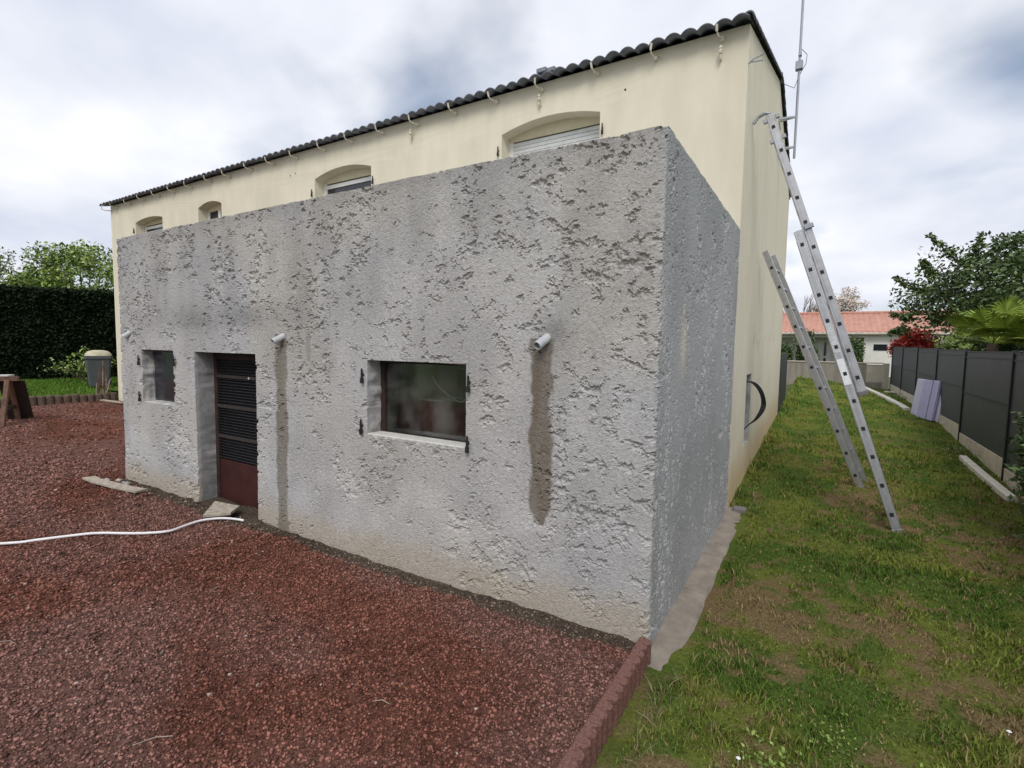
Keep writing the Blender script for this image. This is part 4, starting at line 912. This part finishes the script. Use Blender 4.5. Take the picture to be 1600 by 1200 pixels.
# white-leaved shrub before the hedge
fs_ = empty('flowering_shrub', (-20.3, 4.0, .4), 'small shrub with pale yellow leaf tips before the dark hedge', 'shrub')
q = MB(); P = []
for k in range(14):
    e = Vector((-20.3+random.gauss(0, .35), 4.0+random.gauss(0, .5), 1.15+random.gauss(0, .28))); q.tube([(-20.3, 4.0, .38), (-20.3+(e.x+20.3)*.4, 4+(e.y-4)*.4, .8), e], [.015, .01, .005], 4); P += [Vector((-20.3, 4, .7)).lerp(e, random.uniform(.5, 1.08))+Vector((random.gauss(0, .09), random.gauss(0, .09), random.gauss(0, .08))) for _ in range(26)]
q.build('stem', M['bark'], fs_); P = np.array([p[:] for p in P]); leaf_mesh('foliage', P, .06, M['leafmid'], fs_); leaf_mesh('leaf_tips', P[::7], .045, M['bloomyellow'], fs_)
# wheelie bin
bx_, by_ = -18.05, 3.62; zb = .40
bn = empty('wheelie_bin', (bx_, by_, zb), 'grey wheeled rubbish bin with pale domed lid before the hedge', 'bin')
fw = Vector((CAM.x-bx_, CAM.y-by_, 0)).normalized(); rt = Vector((-fw.y, fw.x, 0))
def bp_(a, b, z): p = Vector((bx_, by_, zb+z))+rt*a+fw*b; return p
q = MB(); lv = [(.25, .28, .05), (.31, .35, .88), (.34, .38, .88), (.34, .38, .96), (.31, .35, .96)]
vs = []
for w, dd, z in lv:
    for a, b in ((-.85, -1), (.85, -1), (1, -.85), (1, .85), (.85, 1), (-.85, 1), (-1, .85), (-1, -.85)): vs.append(bp_(a*w, b*dd, z))
q.add(vs, [(k*8+i, k*8+(i+1) % 8, (k+1)*8+(i+1) % 8, (k+1)*8+i) for k in range(4) for i in range(8)]+[tuple(range(8))[::-1]]); q.build('body', M['bin'], bn)
q = MB(); vs = []; lid = [(.33, .37, .965), (.31, .35, 1.03), (.24, .28, 1.10), (.12, .14, 1.13)]
for w, dd, z in lid:
    for i in range(16): a = i*math.pi/8; vs.append(bp_(w*max(-1, min(1, 1.2*math.cos(a))), dd*max(-1, min(1, 1.2*math.sin(a))), z))
q.add(vs, [(k*16+i, k*16+(i+1) % 16, (k+1)*16+(i+1) % 16, (k+1)*16+i) for k in range(3) for i in range(16)]+[tuple(48+i for i in range(16))]); q.build('lid', M['binlid'], bn, smooth=True)
for sgn in (-1, 1): MB().tube([bp_(sgn*.29, -.25, .10), bp_(sgn*.23, -.25, .10)], .10, 14).build('wheel', M['black'], bn)
MB().tube([bp_(-.3, -.42, .93), bp_(.3, -.42, .93)], .015, 6).build('handle', M['bin'], bn)
# saw horse
sh = empty('sawhorse', (-12.9, .25, .12), 'brown wooden trestle with folded blue grey tarpaulin on top at the left edge', 'trestle')
ctr = Vector((-12.95, .30, 0)); al = Vector((-.50, -.86, 0)).normalized(); ac = Vector((al.y, -al.x, 0))
zg = .13
for e in (0, 1.15):
    for sgn in (-1, 1):
        c = ctr+al*e; MB().beam(c+ac*sgn*.46+Vector((0, 0, zg)), c+ac*sgn*.04+Vector((0, 0, zg+.90)), .07, .09, ac).build('leg', M['wood'], sh)
    MB().beam(ctr+al*e+ac*.30+Vector((0, 0, zg+.35)), ctr+al*e-ac*.30+Vector((0, 0, zg+.35)), .03, .08).build('brace', M['wooddark'], sh)
MB().beam(ctr-al*.15+Vector((0, 0, zg+.93)), ctr+al*1.35+Vector((0, 0, zg+.93)), .12, .09).build('top_beam', M['wood'], sh)
MB().beam(ctr-al*.02+ac*.52+Vector((0, 0, zg+.02)), ctr-al*.02+ac*.10+Vector((0, 0, zg+.88)), .40, .025, ac).build('side_board', M['wooddark'], sh)
tp = empty('folded_tarpaulin', ctr+al*.72+Vector((0, 0, zg+.98)), 'crumpled blue grey sheet lying on the trestle at the left edge', 'tarpaulin')
q = MB(); vs = []; n = 16
for k, (r, z) in enumerate([(.32, 0), (.35, .08), (.30, .18), (.20, .27), (.06, .31)]):
    for i in range(n): a = i*2*math.pi/n; rr = r*(1+.12*math.sin(3*a+k)+.06*math.sin(5*a)); vs.append(ctr+al*(.72+rr*1.5*math.cos(a))+ac*(rr*.8*math.sin(a))+Vector((0, 0, zg+.98+z+.02*math.sin(4*a))))
q.add(vs, [(k*n+i, k*n+(i+1) % n, (k+1)*n+(i+1) % n, (k+1)*n+i) for k in range(4) for i in range(n)]+[tuple(4*n+i for i in range(n)), tuple(range(n))[::-1]]); q.build('sheet', M['tarp'], tp, smooth=True)
MB().beam(ctr+al*.0+ac*.16+Vector((0, 0, zg+.985)), ctr+al*1.1+ac*.22+Vector((0, 0, zg+.985)), .30, .02).build('pale_fold', M['tarpw'], tp)

# ------------------------------------------------------------------ small things in the yard
pts = [(-9.0, -4.8), (-7.2, -3.3), (-6.1, -2.35), (-5.36, -1.71), (-5.18, -1.50), (-5.05, -1.30), (-4.92, -1.13), (-4.72, -1.00), (-4.55, -.88), (-4.46, -.74), (-4.49, -.58), (-4.50, -.42), (-4.43, -.28), (-4.30, -.19), (-4.19, -.155)]
sp = smooth(pts); hz_ = np.array([float(yard_h(np.array(p[0]), np.array(p[1]))) for p in sp]); hz_ = np.convolve(np.pad(hz_, 6, mode='edge'), np.ones(13)/13, 'valid')
q = MB(); q.tube([(p[0], p[1], z_+.032) for p, z_ in zip(sp, hz_)], .0125, 8)
o = q.build('hose', M['hose'], None, origin=(-5, -1.5, 0), smooth=True); tag(o, 'thin white hose trailing over the gravel to the annex door', 'hose')
def yz(x, y): return float(yard_h(np.array(float(x)), np.array(float(y))))
q = MB(); q.prism([(-4.98, -.02, .02), (-4.62, -.34, .015), (-4.42, -.16, .03), (-4.52, -.0, .04)], (0, 0, .035)); o = q.build('door_slab', M['greywood'], None, origin=(-4.7, -.15, 0), bevel=.004); tag(o, 'small pale wooden board lying before the annex door', 'board')
q = MB(); pp = [(-7.40, -.36, yz(-7.4, -.36)+.035), (-7.05, -.40, .055), (-6.6, -.34, .04), (-6.15, -.27, .035)]
for aa, bb in zip(pp[:-1], pp[1:]): q.beam(aa, bb, .13, .022)
o = q.build('warped_plank', M['greywood'], None, origin=(-6.8, -.3, 0)); tag(o, 'warped pale timber strip lying at the left foot of the annex', 'timber')
for i in range(7):
    x = -7.15+.14*i+random.uniform(-.04, .04); y = -.20+random.uniform(-.06, .05); r = random.uniform(.03, .06); z = yz(x, y)
    q = MB(); vs = [(x+r*random.uniform(.7, 1.2)*a, y+r*random.uniform(.7, 1.2)*b, z+.02+r*.7*random.uniform(.7, 1.1)*c) for a, b, c in ((1, 0, 0), (-1, 0, 0), (0, 1, 0), (0, -1, 0), (0, 0, 1), (0, 0, -1))]
    q.add(vs, [(0, 2, 4), (2, 1, 4), (1, 3, 4), (3, 0, 4), (2, 0, 5), (1, 2, 5), (3, 1, 5), (0, 3, 5)])
    o = q.build('rubble_stone', M['greywood'] if i % 2 else M['jamb'], None, origin=(x, y, z), bevel=.008); tag(o, ['leftmost', 'second', 'third', 'fourth', 'fifth', 'sixth', 'rightmost'][i]+' small broken stone from the left in the rubble by the annex corner', 'stone', 'rubble by the annex corner')
tw = empty('brushwood_bundle', (-16.1, 3.0, .25), 'bundle of brown twigs standing at the left house corner', 'twigs')
for k in range(16):
    a = Vector((-15.75+random.uniform(-.18, .12), 2.86+random.uniform(-.15, .1), .22)); b = a+Vector((random.uniform(-.05, .22), random.uniform(-.02, .15), random.uniform(.4, 1.15))); MB().tube([a, a.lerp(b, .5)+Vector((random.uniform(-.04, .04), 0, 0)), b], [.012, .010, .006], 5).build('twig', M['wood' if k % 3 else 'greywood'], tw)
q = MB(); q.beam((-16.0, 2.72, .25), (-14.6, 2.86, .23), .10, .03); o = q.build('loose_batten', M['greywood'], None, origin=(-15.3, 2.8, .2)); tag(o, 'pale batten lying on the gravel at the left house corner', 'batten')
# fallen straws and twigs on the gravel
for i, (x, y, a, l) in enumerate(((-1.75, -2.15, .9, .16), (-1.05, -1.35, .3, .10), (-2.9, -1.2, 2.0, .12), (-3.4, -2.2, .4, .13), (-.9, -2.2, 1.2, .09))):
    z = yz(x, y)+.012; q = MB(); q.tube([(x, y, z), (x+l*.5*math.cos(a), y+l*.5*math.sin(a)+.01, z+.012), (x+l*math.cos(a), y+l*math.sin(a), z+.004)], .0017, 5)
    o = q.build('dry_stalk', M['greywood'], None, origin=(x, y, z)); tag(o, ['long dry stalk lying on the gravel near the bottom picture edge', 'dry stalk on the gravel below the stained drain run', 'dry stalk on the gravel below the door stain', 'dry stalk on the gravel near the left picture edge', 'short dry stalk on the gravel beside the red edging'][i], 'stalk', 'dry stalks on the gravel')
# daisies / litter speck in the lawn
for i, (x, y) in enumerate(((.62, -.62), (1.05, -.75), (1.75, .2))):
    z = float(lawn_z(x, y))+.035; q = lathe(x, y, [(0, z+.004), (.006, z+.004), (.011, z), (0, z-.002)], 9); q.tube([(x, y, z-.04), (x, y, z)], .0014, 4); o = q.build('daisy', M['white'], None, origin=(x, y, z)); tag(o, ['tiny white daisy in the lawn nearest the red edging', 'tiny white daisy in the middle of the near lawn', 'tiny white daisy at the right side of the near lawn'][i], 'flower', 'daisies in the lawn')
# leafy weeds
def weed(x, y, s, lab, col='leafmid', zf=lawn_z):
    z = float(zf(np.array(x), np.array(y))); r = empty('weed', (x, y, z), lab, 'weed', 'weeds in the garden'); P = np.array([x, y, z])+rng.normal(size=(130, 3))*np.array([s, s, s*.30])+np.array([0, 0, s*.35]); leaf_mesh('leaves', P, s*.13, M[col], r, up=1.2)
for x, y, s, w in ((.75, -.55, .09, 'widest and leftmost low clump of clover like leaves in the lawn'), (1.25, -.60, .08, 'clover like clump in the lawn nearest the bottom picture edge'), (1.42, -.45, .07, 'rightmost clover like clump in the near lawn'), (1.0, -.25, .06, 'smallest clover like clump, farthest back in the near lawn')): weed(x, y, s, w)
for x, y, s, w in ((2.85, 7.4, .14, 'nearest weed tuft at the fence base behind the short kerb'), (2.86, 7.9, .12, 'second weed tuft at the fence base before the foam boards'), (2.85, 15.8, .16, 'weed tuft at the fence base just beyond the foam boards'), (2.82, 16.6, .16, 'farthest weed tuft at the fence base near the pale slab')): weed(x, y, s, w, 'leafpale')
